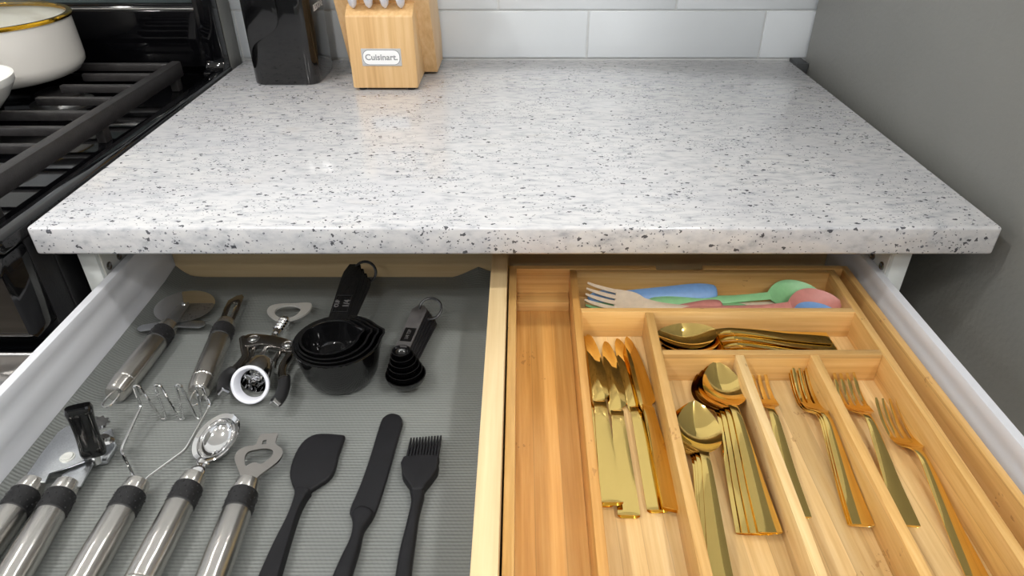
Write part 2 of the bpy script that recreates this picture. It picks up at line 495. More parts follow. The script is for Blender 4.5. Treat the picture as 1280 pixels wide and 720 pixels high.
# ================================================================== SETTING
WALL_Y = 0.6500
wb = struct(obj('wall_back', box(-2.6, 1.6, WALL_Y, WALL_Y + 0.12, FLOOR_Z, CEIL_Z), 'grout'))
TL, TH, G = 0.3072, 0.0815, 0.0034
tbm = box(-TL / 2 + G / 2, TL / 2 - G / 2, -0.0030, 0.004, -TH / 2 + G / 2, TH / 2 - G / 2, 0.0012, 2)
first = None
for r in range(6):
    x0 = (0.119 if r % 2 == 0 else -0.038) + TL / 2
    for k in range(-5, 3):
        cx = x0 + k * TL
        if cx < -1.5 or cx > 0.9: continue
        loc = (cx, WALL_Y, 0.001 + TH * (r + 0.5))
        if first is None:
            first = obj('tile', tbm, 'tile', wb); first.location = loc
        else: again(first, wb, loc)
struct(obj('floor', box(-2.6, 1.6, -3.2, WALL_Y, FLOOR_Z - 0.05, FLOOR_Z), 'floor'))
struct(obj('ceiling', box(-2.6, 1.6, -3.2, WALL_Y + 0.12, CEIL_Z, CEIL_Z + 0.05), 'ceiling'))
struct(obj('wall_front', box(-2.6, 1.6, -3.3, -3.2, FLOOR_Z, CEIL_Z), 'cabface'))
for i, (x, y) in enumerate(LAMPS):
    where = ['above the left of the drawer', 'above the right of the drawer', 'behind the viewer on the left', 'behind the viewer on the right',
             'by the front wall', 'over the cooker side of the room', 'added behind the viewer to brighten the counter front'][i]
    t = thing('ceiling_light', 'round domed ceiling light ' + where, 'ceiling light', (x, y, CEIL_Z), 0, 'domed ceiling lights')
    obj('lens', lathe([(0.0, 0.0), (0.0, 0.066), (-0.018, 0.064), (-0.034, 0.052), (-0.045, 0.030), (-0.048, 0.0)], (x, y, CEIL_Z - 0.001)), 'lamp', t)  # dome shape chosen so the lens also brightens the ceiling around it
    obj('trim_ring', lathe([(0.0, 0.067), (-0.006, 0.067), (-0.006, 0.085), (0.0, 0.09), (0.0, 0.067)], (x, y, CEIL_Z), bm=None), 'ceiling', t)

# ================================================================== COUNTERTOP
CT_X0, CT_X1 = -0.492, 0.481
tag(obj('countertop', box(CT_X0, CT_X1, 0.0, 0.645, -0.0315, 0.0, 0.0035, 3), 'granite'),
    'white speckled granite countertop above the open drawer', 'countertop')

# ================================================================== BASE CABINET
CY0 = 0.04
cab = thing('base_cabinet', 'white base cabinet under the granite top with its drawer pulled out', 'cabinet', (-0.027, 0.35, FLOOR_Z))
obj('side_panel', box(-0.481, -0.462, CY0, 0.62, FLOOR_Z, -0.0322, 0.0008), 'cab', cab)
obj('side_panel', box(0.407, 0.426, CY0, 0.62, FLOOR_Z, -0.0322, 0.0008), 'cab', cab)
obj('back_panel', box(-0.462, 0.407, 0.602, 0.62, FLOOR_Z, -0.0322), 'maple_x', cab)
obj('bottom_panel', box(-0.462, 0.407, CY0, 0.602, FLOOR_Z + 0.1, FLOOR_Z + 0.118), 'maple_x', cab)
for s, xs in ((1, -0.462), (-1, 0.407)):
    sl = obj('drawer_slide', box(*sorted((xs, xs + s * 0.0025)), CY0 + 0.004, 0.5, -0.100, -0.040, 0.0006), 'zinc', cab)
    obj('slide_rail', box(*sorted((xs + s * 0.0025, xs + s * 0.0045)), CY0 + 0.012, 0.5, -0.094, -0.082, 0.001), 'wmetal', cab)
    for yy, zz_ in ((0.0525, -0.0755), (0.0750, -0.0755), (0.12, -0.0755)):
        obj('screw', lathe([(0, 0.0048), (0.0010, 0.0048), (0.0016, 0.0036), (0.0008, 0.0022), (0.0008, 0)], (xs + s * 0.0024, yy, zz_), (s, 0, 0), 16), 'nickel', sl)
    obj('slot', box(*sorted((xs + s * 0.0020, xs + s * 0.0029)), 0.0535, 0.0600, -0.0925, -0.0845, 0.0003), 'darkgap', sl)
    obj('slot', box(*sorted((xs + s * 0.0044, xs + s * 0.0049)), 0.0660, 0.1100, -0.0895, -0.0865, 0.0002), 'darkgap', sl)

# ================================================================== DRAWER
DZ = -0.155           # drawer floor
DF, DB = -0.378, 0.156  # inside front and back
DX0, DX1 = -0.4565, 0.4045
dr = thing('drawer', 'wide white drawer with maple divider pulled out below the countertop', 'drawer', ((DX0 + DX1) / 2, (DF + DB) / 2, -0.19))
def side_profile(x_in, s):
    # (x,z) cross-section of the steel drawer side with its two shallow ridges, s = outward direction
    pr = [(0, DZ - 0.012), (0, -0.139), (0.0009, -0.136), (0.0009, -0.121), (0, -0.118), (0, -0.1045), (0.0008, -0.102), (0.0008, -0.0925), (0.0002, -0.090),
          (0.0002, -0.0815), (0.001, -0.0795), (0.0095, -0.0795), (0.0105, -0.081), (0.0105, DZ - 0.012)]
    return [(x_in + s * a, z) for a, z in pr]
for x_in, s in ((DX0 + 0.0105, -1), (DX1 - 0.0105, 1)):
    t = bmesh.new(); pr = side_profile(x_in, s)
    A = [t.verts.new((x, DF - 0.002, z)) for x, z in pr]; B = [t.verts.new((x, DB + 0.012, z)) for x, z in pr]
    n = len(pr)
    for k in range(n): t.faces.new((A[k], A[(k + 1) % n], B[(k + 1) % n], B[k]))
    t.faces.new(A); t.faces.new(B)
    obj('side_panel', t, 'wmetal', dr, angle=30)
obj('back_panel', box(DX0 + 0.0105, DX1 - 0.0105, DB, DB + 0.012, DZ - 0.002, -0.082, 0.0006), 'maple_x', dr)
obj('bottom_panel', box(DX0 + 0.0105, DX1 - 0.0105, DF, DB, DZ - 0.012, DZ), 'maple_y', dr)
obj('divider', box(-0.0326, -0.0142, DF, DB, DZ, -0.080, 0.0008), 'maple_y', dr)
fr = obj('drawer_front', box(-0.478, 0.424, DF - 0.02, DF, -0.215, -0.045, 0.002), 'cab', dr)
obj('handle', tube(smooth_loop([(-0.10, DF - 0.02, -0.12), (-0.10, DF - 0.045, -0.12), (0.04, DF - 0.045, -0.12), (0.04, DF - 0.02, -0.12)], 6, False), 0.005), 'steel2', fr)

# ---- ribbed liner, curling up at the left wall and the back corners
t = bmesh.new()
LX0, LX1 = DX0 + 0.0112, -0.0334
LY0, LY1 = DF + 0.004, DB - 0.001
nx, ny = 64, 56
def liner_z(x, y):
    z = 0.0012
    dl = x - LX0; db = LY1 - y; drt = LX1 - x
    up = max(0.0, 1 - dl / 0.020)
    z += (0.0125 + 0.002 * max(0, (y - 0.0) / 0.156)) * up ** 1.7
    cr = max(0, 1 - (drt) / 0.052) * max(0, 1 - db / 0.030)
    pk = max(0, 1 - abs(drt - 0.020) / 0.034) * max(0, 1 - db / 0.034)
    z += 0.016 * pk ** 1.2
    cl = max(0, 1 - dl / 0.034) * max(0, 1 - db / 0.034)
    z += 0.003 * cl
    z += 0.0035 * max(0, 1 - drt / 0.012) ** 2 * max(0, 1 - db / 0.4)
    z += 0.0010 * math.exp(-((y - 0.045 - 0.1 * (x + 0.05)) / 0.02) ** 2) * max(0, 1 - abs(x + 0.06) / 0.06)
    return z
G_ = []
for i in range(nx + 1):
    a = i / nx; a = a * 0.75 + 0.25 * (a * a * (3 - 2 * a))
    row = []
    for j in range(ny + 1):
        b = 1 - (1 - j / ny) ** 1.3
        x, y = LX0 + (LX1 - LX0) * a, LY0 + (LY1 - LY0) * b
        row.append(t.verts.new((x, y, DZ + liner_z(x, y))))
    G_.append(row)
for i in range(nx):
    for j in range(ny): t.faces.new((G_[i][j], G_[i + 1][j], G_[i + 1][j + 1], G_[i][j + 1]))
under = [[t.verts.new((v.co.x, v.co.y, v.co.z - 0.0009)) for v in row] for row in G_]
for i in range(nx):
    for j in range(ny): t.faces.new((under[i][j], under[i][j + 1], under[i + 1][j + 1], under[i + 1][j]))
for i in range(nx):
    for j in (0, ny): t.faces.new((G_[i][j], G_[i + 1][j], under[i + 1][j], under[i][j]))
for j in range(ny):
    for i in (0, nx): t.faces.new((G_[i][j], G_[i][j + 1], under[i][j + 1], under[i][j]))
tag(obj('drawer_liner', t, 'liner', None, sm=True), 'grey ribbed drawer liner under the black and steel utensils', 'drawer liner')

# ================================================================== CUTLERY TRAY
ZR, ZF, ZE = -0.098, -0.131, -0.1425
TF = -0.352
TB = 0.0815
tr = thing('cutlery_tray', 'expandable bamboo cutlery tray filling the right half of the drawer', 'cutlery tray', (0.19, -0.13, DZ))
def lx(xb, yb, xf, yf, y): return xb + (xf - xb) * (y - yb) / (yf - yb)
WL = lambda y: lx(0.0622, 0.08, 0.0570, -0.319, y)
WK = lambda y: lx(0.1375, -0.003, 0.1265, -0.319, y)
WS = lambda y: lx(0.2140, -0.078, 0.2045, -0.319, y)
WFk = lambda y: lx(0.2870, -0.078, 0.2755, -0.319, y)
WR = lambda y: lx(0.3640, 0.08, 0.3490, -0.319, y)
def lw(name, f, y0, y1, th, z0, z1, mat):
    return obj(name, wallseg((f(y0), y0), (f(y1), y1), th, z0, z1), mat, tr)
# main tray: floor boards and walls
obj('bottom_panel', slab([(WL(TF), TF), (WR(TF), TF), (WR(TB), TB), (WL(TB), TB)], DZ + 0.0012, ZF), 'bam_pale', tr)
lw('side_wall', WL, TF, TB, 0.0080, DZ + 0.0012, ZR, 'bam_dark')
lw('side_wall', WR, TF, TB, 0.0085, DZ + 0.0012, ZR, 'bam_y')
obj('end_wall', box(WL(TB) + 0.004, WR(TB) - 0.004, TB - 0.008, TB, ZF, ZR, 0.0008), 'bam_x', tr)
obj('end_wall', box(WL(TF) + 0.004, WR(TF) - 0.004, TF, TF + 0.008, ZF, ZR, 0.0008), 'bam_x', tr)
obj('cross_divider', box(WL(0) + 0.004, WR(0) - 0.004, -0.0055, 0.0025, ZF, ZR, 0.0008), 'bam_x', tr)
obj('cross_divider', box(WK(-0.075) + 0.0046, WR(-0.075) - 0.0044, -0.0785, -0.0705, ZF, ZR, 0.0008), 'bam_x', tr)
lw('long_divider', WK, TF + 0.008, -0.0057, 0.0090, ZF, ZR, 'bam_y')
lw('long_divider', WS, TF + 0.008, -0.0787, 0.0086, ZF, ZR, 'bam_pale')
lw('long_divider', WFk, TF + 0.008, -0.0787, 0.0086, ZF, ZR, 'bam_y')
# sliding extensions
ext = obj('extension', slab([(-0.0122, TF - 0.004), (WL(TF) - 0.0042, TF - 0.004), (WL(TB) - 0.0042, TB + 0.009), (-0.0122, TB + 0.009)], DZ + 0.0005, ZE), 'bam_dark', tr)
obj('side_wall', box(-0.0125, -0.0040, TF - 0.004, TB + 0.009, ZE - 0.001, ZR, 0.0008), 'bam_y', ext)
obj('end_wall', box(-0.0042, 0.160, TB + 0.0008, TB + 0.0088, ZE - 0.001, ZR + 0.0005, 0.0008), 'bam_x', ext)
obj('end_ledge', box(-0.0042, WL(TB) - 0.0045, TB - 0.022, TB + 0.0008, ZE, ZE + 0.013, 0.0012), 'bam_x', ext)
ext2 = obj('extension', slab([(WR(TF) + 0.0046, TF - 0.004), (0.384, TF - 0.004), (0.3865, TB + 0.009), (WR(TB) + 0.0046, TB + 0.009)], DZ + 0.0005, ZE), 'bam_dark', tr)
obj('side_wall', wallseg((0.3800, TF - 0.004), (0.3828, TB + 0.009), 0.0076, ZE - 0.001, ZR), 'bam_y', ext2)
obj('end_wall', box(0.215, 0.3788, TB + 0.0008, TB + 0.0088, ZE - 0.001, ZR + 0.0005, 0.0008), 'bam_x', ext2)
# ================================================================== GOLD CUTLERY (one of each kind, then copies)
def make_knife():
    t = thing('dinner_knife', '-', 'knife')
    t2 = slab(smooth_loop([(-0.0066, 0.119), (-0.0085, 0.150), (-0.0088, 0.190), (-0.0086, 0.222), (-0.0060, 0.236), (-0.0030, 0.2380),
                           (0.0010, 0.232), (0.0050, 0.216), (0.0085, 0.190), (0.0108, 0.160), (0.0112, 0.140), (0.0095, 0.1335), (0.0060, 0.129), (0.0058, 0.119)], 4), 0.0012, 0.0030, 0.0007, 2)
    obj('blade', t2, 'gold', t, True)
    obj('handle', strip([(0.0, 0.0042, 0.0092, 0.0, 0.0040), (0.004, 0.0046, 0.0093, -0.0003, 0.0046), (0.06, 0.0050, 0.0078, -0.0006, 0.0050), (0.11, 0.0048, 0.0062, -0.0006, 0.0047),
                         (0.121, 0.0042, 0.0064, -0.0004, 0.0036), (0.125, 0.0036, 0.0062, 0.0, 0.0026)], 8, 4), 'gold', t, True)
    return t
def make_spoon(L=0.2, s=1.0):
    t = thing('table_spoon', '-', 'spoon')
    b0 = 0.1315
    st = []
    for k in range(13):
        u = k / 12
        y = b0 + (L - b0) * u
        ww = 0.0205 * max(0.0, math.sin(PI * u ** 0.86)) ** 0.62
        if k == 0: ww = 0.0042
        rim = 0.0085 + 0.0045 * (1 - u) ** 3 - 0.002 * math.sin(PI * u) + 0.0015 * u * u
        st.append((y, rim * s, max(ww, 0.0012) * s, 0.0078 * math.sin(PI * min(1, u * 0.98 + 0.01)) * s, 0.0013))
    obj('bowl', strip(st, 14, 3), 'gold', t, True)
    obj('handle', strip([(0.0, 0.0028, 0.0094, 0.0, 0.0022), (0.004, 0.0030, 0.0094, -0.0003, 0.0026), (0.045, 0.0062, 0.0076, -0.0008, 0.0030), (0.085, 0.0120, 0.0056, -0.001, 0.0032),
                         (0.112, 0.0152, 0.0042, -0.001, 0.0034), (0.124, 0.0148, 0.0038, -0.0006, 0.0032), (0.1325, 0.0128, 0.0044, 0.0, 0.0024)], 8, 4), 'gold', t, True)
    return t
def make_fork():
    t = thing('table_fork', '-', 'fork')
    obj('handle', strip([(0.0, 0.0028, 0.0086, 0.0, 0.0024), (0.004, 0.0030, 0.0087, -0.0003, 0.0028), (0.04, 0.0064, 0.0070, -0.0008, 0.0030), (0.08, 0.0130, 0.0052, -0.001, 0.0032),
                         (0.102, 0.0165, 0.0040, -0.001, 0.0034), (0.114, 0.0160, 0.0036, -0.0006, 0.0032), (0.119, 0.0146, 0.0042, 0, 0.0026)], 8, 4), 'gold', t, True)
    obj('head', strip([(0.1185, 0.0148, 0.0042, 0, 0.0024), (0.122, 0.0134, 0.0075, 0.0004, 0.0020), (0.1265, 0.0108, 0.0113, 0.0010, 0.0018), (0.133, 0.0080, 0.0122, 0.0014, 0.0017), (0.1415, 0.0056, 0.0124, 0.0012, 0.0016)], 12, 4), 'gold', t, True)
    tb = strip([(0.1405, 0.0052, 0.0023, 0.0, 0.0016), (0.150, 0.0042, 0.0021, -0.0002, 0.0017), (0.165, 0.0050, 0.0019, -0.0002, 0.0017), (0.180, 0.0088, 0.0017, -0.0002, 0.0016), (0.188, 0.0120, 0.0010, 0.0, 0.0012)], 4, 3)
    tn = obj('tine', tb, 'gold', t, True); tn.location = (-0.0099, 0, 0)
    for x in (-0.0033, 0.0033, 0.0099): again(tn, t, (x, 0, -0.0006 if abs(x) < 0.005 else 0))
    return t
CS = 0.955
def place(src, used, end, tip, label, group, roll=0.0, pitch=0.0, sc=None):
    """end, tip: world points of handle end and tip"""
    o = src if not used else copy_tree(src)
    end, tip = Vector(end), Vector(tip); d = tip - end; sc = sc or CS
    o.location = end
    o.scale = (sc, sc, sc)
    hz = math.hypot(d.x, d.y)
    o.rotation_euler = (math.atan2(d.z, hz) + pitch, roll, math.atan2(-d.x, d.y))
    o['label'] = label; o['group'] = group
    return o
ZB = ZF + 0.0004
def lay(src, used, L, lz, e, t_, label, group, ze=0.0, zt=0.0, roll=0.0, sc=None):
    """lay a piece so that its handle end and tip stand where they were measured; lz = own height of (end, tip)"""
    a = at(e[0], e[1], ZB + ze + lz[0]); b = at(t_[0], t_[1], ZB + zt + lz[1])
    a.z = ZB + ze; b.z = ZB + zt
    d = (b - a).normalized(); m = (a + b) / 2; l = L * (sc or CS)
    return place(src, used, m - d * l / 2, m + d * l / 2, label, group, roll, 0.0, sc)
kn = make_knife(); g = 'gold dinner knives in the tray'; kz = (0.003, 0.002)
lay(kn, 0, .238, kz, (754, 627), (733, 421), 'gold dinner knife lying under the leftmost dinner knife', g)
lay(kn, 1, .238, kz, (765, 628), (739, 418), 'leftmost gold dinner knife, touching the tray\'s left partition', g, 0.0052, 0.0032)
lay(kn, 1, .238, kz, (786, 644), (761, 427), 'gold dinner knife lying flat second from the left partition', g)
lay(kn, 1, .238, kz, (822, 636), (776, 424), 'gold dinner knife half hidden under the rightmost dinner knife', g)
lay(kn, 1, .238, kz, (841, 640), (787, 420), 'rightmost gold dinner knife, on top of another knife', g, 0.0066, 0.0044, roll=0.30)
sp = make_spoon(); g = 'gold table spoons in the tray'; sz = (0.002, 0.009)
for i, (u, v, u2, v2, lab) in enumerate((
        (932, 657, 884, 466, 'bottom gold spoon of the stack beside the fork partition'),
        (940, 658, 888, 463, 'second lowest gold spoon of the stack beside the fork partition'),
        (950, 658, 892, 460, 'second highest gold spoon of the stack beside the fork partition'),
        (960, 656, 897, 457, 'topmost gold spoon of the stack beside the fork partition'))):
    lay(sp, i > 0, .2, sz, (u, v), (u2, v2), lab, g, 0.0032 * i, 0.0046 * i)
for i, (u, v, u2, v2, lab) in enumerate((
        (893, 745, 857, 509, 'bottom gold spoon of the stack nearest the knives'),
        (896, 748, 860, 506, 'second lowest gold spoon of the stack nearest the knives'),
        (899, 750, 863, 503, 'second highest gold spoon of the stack nearest the knives'),
        (906, 752, 868, 500, 'topmost gold spoon of the stack nearest the knives, its handle cut off by the picture'))):
    lay(sp, 1, .2, sz, (u, v), (u2, v2), lab, g, 0.0032 * i, 0.0046 * i)
fk = make_fork(); g = 'gold table forks in the tray'; fz = (0.002, 0.012)
lay(fk, 0, .188, fz, (999, 640), (944, 458), 'single gold fork tucked against the partition next to the spoons', g, 0, 0)
lay(fk, 1, .188, fz, (1073, 656), (999, 461), 'bottom gold fork of the stack in the middle fork slot', g, 0, 0)
lay(fk, 1, .188, fz, (1076, 656), (1001, 460), 'middle gold fork of the stack in the middle fork slot', g, 0.0030, 0.0030)
lay(fk, 1, .188, fz, (1079, 655), (1004, 459), 'topmost gold fork of the stack in the middle fork slot', g, 0.0060, 0.0060)
lay(fk, 1, .188, fz, (1144, 673), (1050, 452), 'gold fork half hidden behind the partition in the right fork slot', g, 0, 0)
lay(fk, 1, .188, fz, (1232, 740), (1102, 486), 'rightmost gold fork, alone in the open near the tray\'s right wall', g, 0.0, 0.0025)

# small gold spoons lying crosswise
ts = copy_tree(sp); ts.name = 'tea_spoon'; g = 'gold teaspoons lying crosswise'
lab = ['lowest of the four stacked gold teaspoons', 'second lowest of the four stacked gold teaspoons', 'second highest of the four stacked gold teaspoons',
       'topmost of the four stacked gold teaspoons']
for i in range(4):
    place(ts, i > 0, (0.3340 - 0.003 * i, -0.050 + 0.0075 * i, ZB + 0.0012 + 0.0036 * i), (0.1490, -0.046 + 0.004 * i, ZB + 0.0012 + 0.0052 * i), lab[i], g, roll=-0.02 - 0.03 * i, sc=0.925)

# ================================================================== PASTEL PLASTIC CUTLERY
def pl_spoon(mat, L=0.162):
    t = thing('plastic_spoon', '-', 'spoon')
    b0 = L - 0.052; st = []
    for k in range(11):
        u = k / 10; y = b0 + 0.052 * u
        ww = 0.0185 * max(0.0, math.sin(PI * u ** 0.9)) ** 0.6 if k else 0.0045
        st.append((y, 0.009 + 0.002 * (1 - u), max(ww, 0.0015), 0.0072 * math.sin(PI * min(1, u * 0.98 + 0.01)), 0.0018))
    obj('bowl', strip(st, 12, 3), mat, t, True)
    obj('handle', strip([(0.0, 0.008, 0.0030, -0.001, 0.0030), (0.003, 0.010, 0.0068, -0.0025, 0.006), (0.02, 0.0105, 0.0085, -0.003, 0.007), (0.05, 0.0095, 0.0068, -0.0025, 0.006),
                         (0.085, 0.0095, 0.0042, -0.001, 0.004), (b0 + 0.002, 0.0108, 0.0044, 0, 0.0026)], 10, 4), mat, t, True)
    return t
def pl_fork(mat, L=0.162):
    t = thing('plastic_fork', '-', 'fork')
    obj('handle', strip([(0.0, 0.008, 0.0030, -0.001, 0.0030), (0.003, 0.010, 0.0068, -0.0025, 0.006), (0.02, 0.0105, 0.0085, -0.003, 0.007), (0.05, 0.0095, 0.0064, -0.0022, 0.006),
                         (0.085, 0.0085, 0.0042, -0.001, 0.004), (0.104, 0.0085, 0.0058, 0, 0.003)], 10, 4), mat, t, True)
    obj('head', strip([(0.103, 0.0085, 0.0056, 0, 0.0026), (0.112, 0.0075, 0.0105, 0.001, 0.0024), (0.124, 0.0055, 0.0122, 0.0016, 0.0022), (0.131, 0.005, 0.0122, 0.0014, 0.002)], 10, 3), mat, t, True)
    tn = obj('tine', strip([(0.130, 0.005, 0.0022, 0, 0.002), (0.140, 0.006, 0.0020, 0, 0.002), (0.152, 0.0085, 0.0017, 0, 0.0018), (0.160, 0.0115, 0.0010, 0, 0.0014)], 4, 3), mat, t, True)
    tn.location = (-0.0097, 0, 0)
    for x in (-0.0032, 0.0032, 0.0097): again(tn, t, (x, 0, 0))
    return t
def pl_knife(mat, L=0.17):
    t = thing('plastic_knife', '-', 'knife')
    obj('handle', strip([(0.0, 0.008, 0.0030, -0.001, 0.0030), (0.003, 0.010, 0.0068, -0.0025, 0.006), (0.02, 0.0108, 0.0088, -0.003, 0.007), (0.05, 0.0098, 0.0072, -0.0025, 0.006),
                         (0.088, 0.0085, 0.0050, -0.001, 0.004)], 10, 4), mat, t, True)
    obj('blade', slab(smooth_loop([(-0.005, 0.086), (-0.006, 0.094), (-0.007, 0.108), (-0.006, 0.122), (-0.001, 0.128), (0.005, 0.122), (0.0078, 0.108), (0.006, 0.094), (0.005, 0.086)], 3), 0.0050, 0.0072, 0.0006), mat, t, True)
    return t
g = 'pastel plastic cutlery in the back slot'; PS = 1.16
place(pl_fork('beige'), 0, (0.2560, 0.014, ZB - 0.0005), (0.0735, 0.056, ZB + 0.0190), 'beige plastic fork with its tines raised against the left end of the back slot', g, roll=-0.45, sc=PS)
place(pl_fork('green'), 0, (0.2590, 0.036, ZB - 0.0020), (0.0720, 0.031, ZB + 0.0030), 'green plastic fork whose tines peek out below the beige fork', g, roll=-0.2, sc=PS)
place(pl_knife('blue'), 0, (0.2270, 0.0585, ZB + 0.0110), (0.088, 0.058, ZB + 0.0020), 'blue plastic knife with a plump handle in the back slot', g, roll=-0.45, sc=PS)
place(pl_fork('pink'), 0, (0.2270, 0.0330, ZB + 0.0095), (0.0750, 0.0155, ZB + 0.0000), 'pink plastic fork with only its handle end showing beside the blue handle', g, roll=-0.3, sc=0.95)
place(pl_spoon('green', 0.170), 0, (0.147, 0.046, ZB + 0.0000), (0.3420, 0.0560, ZB + 0.0120), 'green plastic spoon with its bowl against the back of the slot', g, roll=0.35, sc=PS)
place(pl_spoon('beige'), 0, (0.1760, 0.036, ZB - 0.0010), (0.3630, 0.0520, ZB - 0.0015), 'beige plastic spoon half hidden behind the green spoon bowl', g, roll=0.25, sc=PS)
place(pl_spoon('pink'), 0, (0.1720, 0.020, ZB + 0.0030), (0.3580, 0.0370, ZB + 0.0125), 'pink plastic spoon with its bowl at the right end of the back slot', g, roll=0.40, sc=PS)
place(pl_spoon('blue'), 0, (0.2170, 0.012, ZB + 0.0080), (0.3460, 0.0212, ZB + 0.0116), 'blue plastic spoon just peeking over the slot edge in front of the pink spoon bowl', g, roll=0.0, sc=0.8)

# ================================================================== STEEL-HANDLED UTENSILS
HR = 0.0122
def steel_handle(t, top, direction, length=0.122, loop=True, zc=None):
    """collar, black grip band with dots, brushed barrel, end cap and wire loop; axis from 'top' along direction"""
    p = Vector(top); d = Vector(direction).normalized(); x, y = frame(d)
    obj('collar', lathe([(0, 0), (0, 0.0085), (0.001, 0.0098), (0.012, 0.0110), (0.0125, 0.0108), (0.0125, 0)], p, d, 28), 'steel', t)
    bm = lathe([(0.0125, 0), (0.0125, 0.0112), (0.0132, 0.0119), (0.0318, 0.0121), (0.0325, 0.0115), (0.0325, 0)], p, d, 28)
    for i in range(4):
        for k in range(12):
            a = 2 * PI * (k + 0.5 * (i % 2)) / 12
            c = p + d * (0.0158 + i * 0.0045) + (x * math.cos(a) + y * math.sin(a)) * 0.0120
            q = bmesh.new(); bmesh.ops.create_icosphere(q, subdivisions=1, radius=0.0008); bmesh.ops.translate(q, vec=c, verts=q.verts); join(bm, q)
    obj('grip_band', bm, 'rubber', t)
    obj('barrel', lathe([(0.0325, 0), (0.0325, 0.0114), (0.0335, 0.0118), (0.07, HR), (length - 0.02, HR - 0.0002), (length - 0.0193, 0.0112), (length - 0.0193, 0)], p, d, 28), 'steel', t)
    obj('end_cap', lathe([(length - 0.019, 0), (length - 0.019, 0.0112), (length - 0.0182, HR - 0.0002), (length - 0.006, HR - 0.0008), (length - 0.001, 0.0102), (length, 0.0085), (length + 0.0006, 0)], p, d, 28), 'steel', t)
    if loop:
        e = p + d * (length - 0.002)
        lp = [e - x * 0.0045, e - x * 0.0052 + d * 0.008, e - x * 0.0040 + d * 0.017, e + d * 0.0205, e + x * 0.0040 + d * 0.017, e + x * 0.0052 + d * 0.008, e + x * 0.0045]
        obj('hanging_loop', tube(smooth_loop(lp, 4, False), 0.0011, 8), 'chrome', t)
HZ = DZ + 0.0016 + HR     # axis height of a handle lying on the liner
def hp(u, v, z=HZ): return at(u, v, z)

# ---- pizza cutter
top, bot = hp(212, 406), hp(142.8, 494)
d = (bot - top).normalized(); x_, y_ = frame(d)
t = thing('pizza_cutter', 'pizza cutter with round polished blade and steel handle by the white drawer side', 'pizza cutter', (top.x, top.y, DZ))
steel_handle(t, top, d, 0.119)
wc = at(231, 382.5, HZ + 0.001)
obj('cutting_wheel', lathe([(-0.0006, 0), (-0.0006, 0.031), (0, 0.0335), (0.0006, 0.031), (0.0006, 0)], wc, (0.05, 0.0, 1), 48), 'chrome', t)
n = (wc - top); n.z = 0; nn = n.normalized(); px = Vector((nn.y, -nn.x, 0))
tip = wc + nn * 0.004
obj('fork_plate', slab([top + px * 0.0088, top - px * 0.0088, wc - px * 0.0062 - nn * 0.003, wc - px * 0.005 + nn * 0.004, wc + px * 0.003 + nn * 0.005, wc + px * 0.0062 - nn * 0.002],
                       wc.z + 0.0012, wc.z + 0.0026, 0.0003), 'steel2', t)
obj('rivet', lathe([(0, 0.0032), (0.001, 0.0030), (0.0022, 0.0016), (0.0024, 0)], wc + Vector((0, 0, 0.0026)), (0, 0, 1), 16), 'chrome', t)
for s, (u, v) in ((-1, (172, 411)), (1, (256, 406))):
    e = at(u, v, HZ - 0.001); c0 = top + nn * 0.004; c0.z = HZ - 0.001
    dd = (e - c0).normalized(); w_ = Vector((-dd.y, dd.x, 0))
    pts = [c0 + dd * 0.004 + w_ * 0.0058, c0 + dd * 0.018 + w_ * 0.0066, e - dd * 0.004 + w_ * 0.0062, e - dd * 0.0006 + w_ * 0.003, e + dd * 0.0006, e - dd * 0.0006 - w_ * 0.003, e - dd * 0.004 - w_ * 0.0062, c0 + dd * 0.018 - w_ * 0.0066, c0 + dd * 0.004 - w_ * 0.0058]
    obj('thumb_guard', slab(pts, HZ - 0.0018, HZ - 0.0002, 0.0004), 'zincpl', t)

# ---- peeler
top, bot = hp(283, 403), hp(247, 494)
d = (bot - top).normalized()
t = thing('vegetable_peeler', 'slotted vegetable peeler with steel handle beside the pizza cutter', 'peeler', (top.x, top.y, DZ))
steel_handle(t, top, d, 0.122)
f_ = -d; px = Vector((f_.y, -f_.x, 0)).normalized()
o_ = lambda a, b: top + f_ * a + px * b
outer = [o_(-0.002, -0.0080), o_(0.030, -0.0090), o_(0.046, -0.0078), o_(0.055, 0.0000), o_(0.057, 0.0060), o_(0.052, 0.0092), o_(0.030, 0.0092), o_(-0.002, 0.0080)]
hole = [o_(0.006, -0.0022), o_(0.036, -0.0028), o_(0.041, 0.000), o_(0.040, 0.0052), o_(0.006, 0.0048)]
obj('blade', slab(outer, HZ - 0.0006, HZ + 0.0010, 0.0003, holes=[hole]), 'nickel', t)
obj('cutting_edge', slab([o_(0.006, 0.0016), o_(0.039, 0.0016), o_(0.039, 0.0046), o_(0.006, 0.0042)], HZ - 0.0022, HZ - 0.0008, 0.0003), 'chrome', t)

# ---- potato masher
top = hp(173, 603)
t = thing('potato_masher', 'potato masher with zigzag wire head and steel handle', 'potato masher', (top.x, top.y, DZ))
steel_handle(t, top, (0.02, -1, 0), 0.122)
mY = -0.1114; zl, zh = DZ + 0.0032, -0.1085
zz = [(-0.3619, zh - 0.001), (-0.3476, zl), (-0.3417, zh), (-0.3304, zl), (-0.3221, zh), (-0.3132, zl), (-0.3031, zh - 0.001)]
wire = [top + Vector((-0.0045, -0.004, 0)), top + Vector((-0.0048, 0.004, 0)), Vector((-0.3612, -0.1625, HZ)), Vector((-0.3632, mY - 0.002, -0.133))]
for i, (x, z) in enumerate(zz):
    k_ = 0.0024; up_ = 1 if z > -0.13 else -1
    wire += [Vector((x - k_, mY, z)), Vector((x + k_, mY, z))]
wire += [Vector((-0.2972, mY - 0.002, -0.133)), Vector((-0.3030, -0.1625, HZ)), top + Vector((0.0048, 0.004, 0)), top + Vector((0.0045, -0.004, 0))]
obj('wire_head', tube(fillet(wire, 0.0045, 4), 0.0014, 8), 'chrome', t)

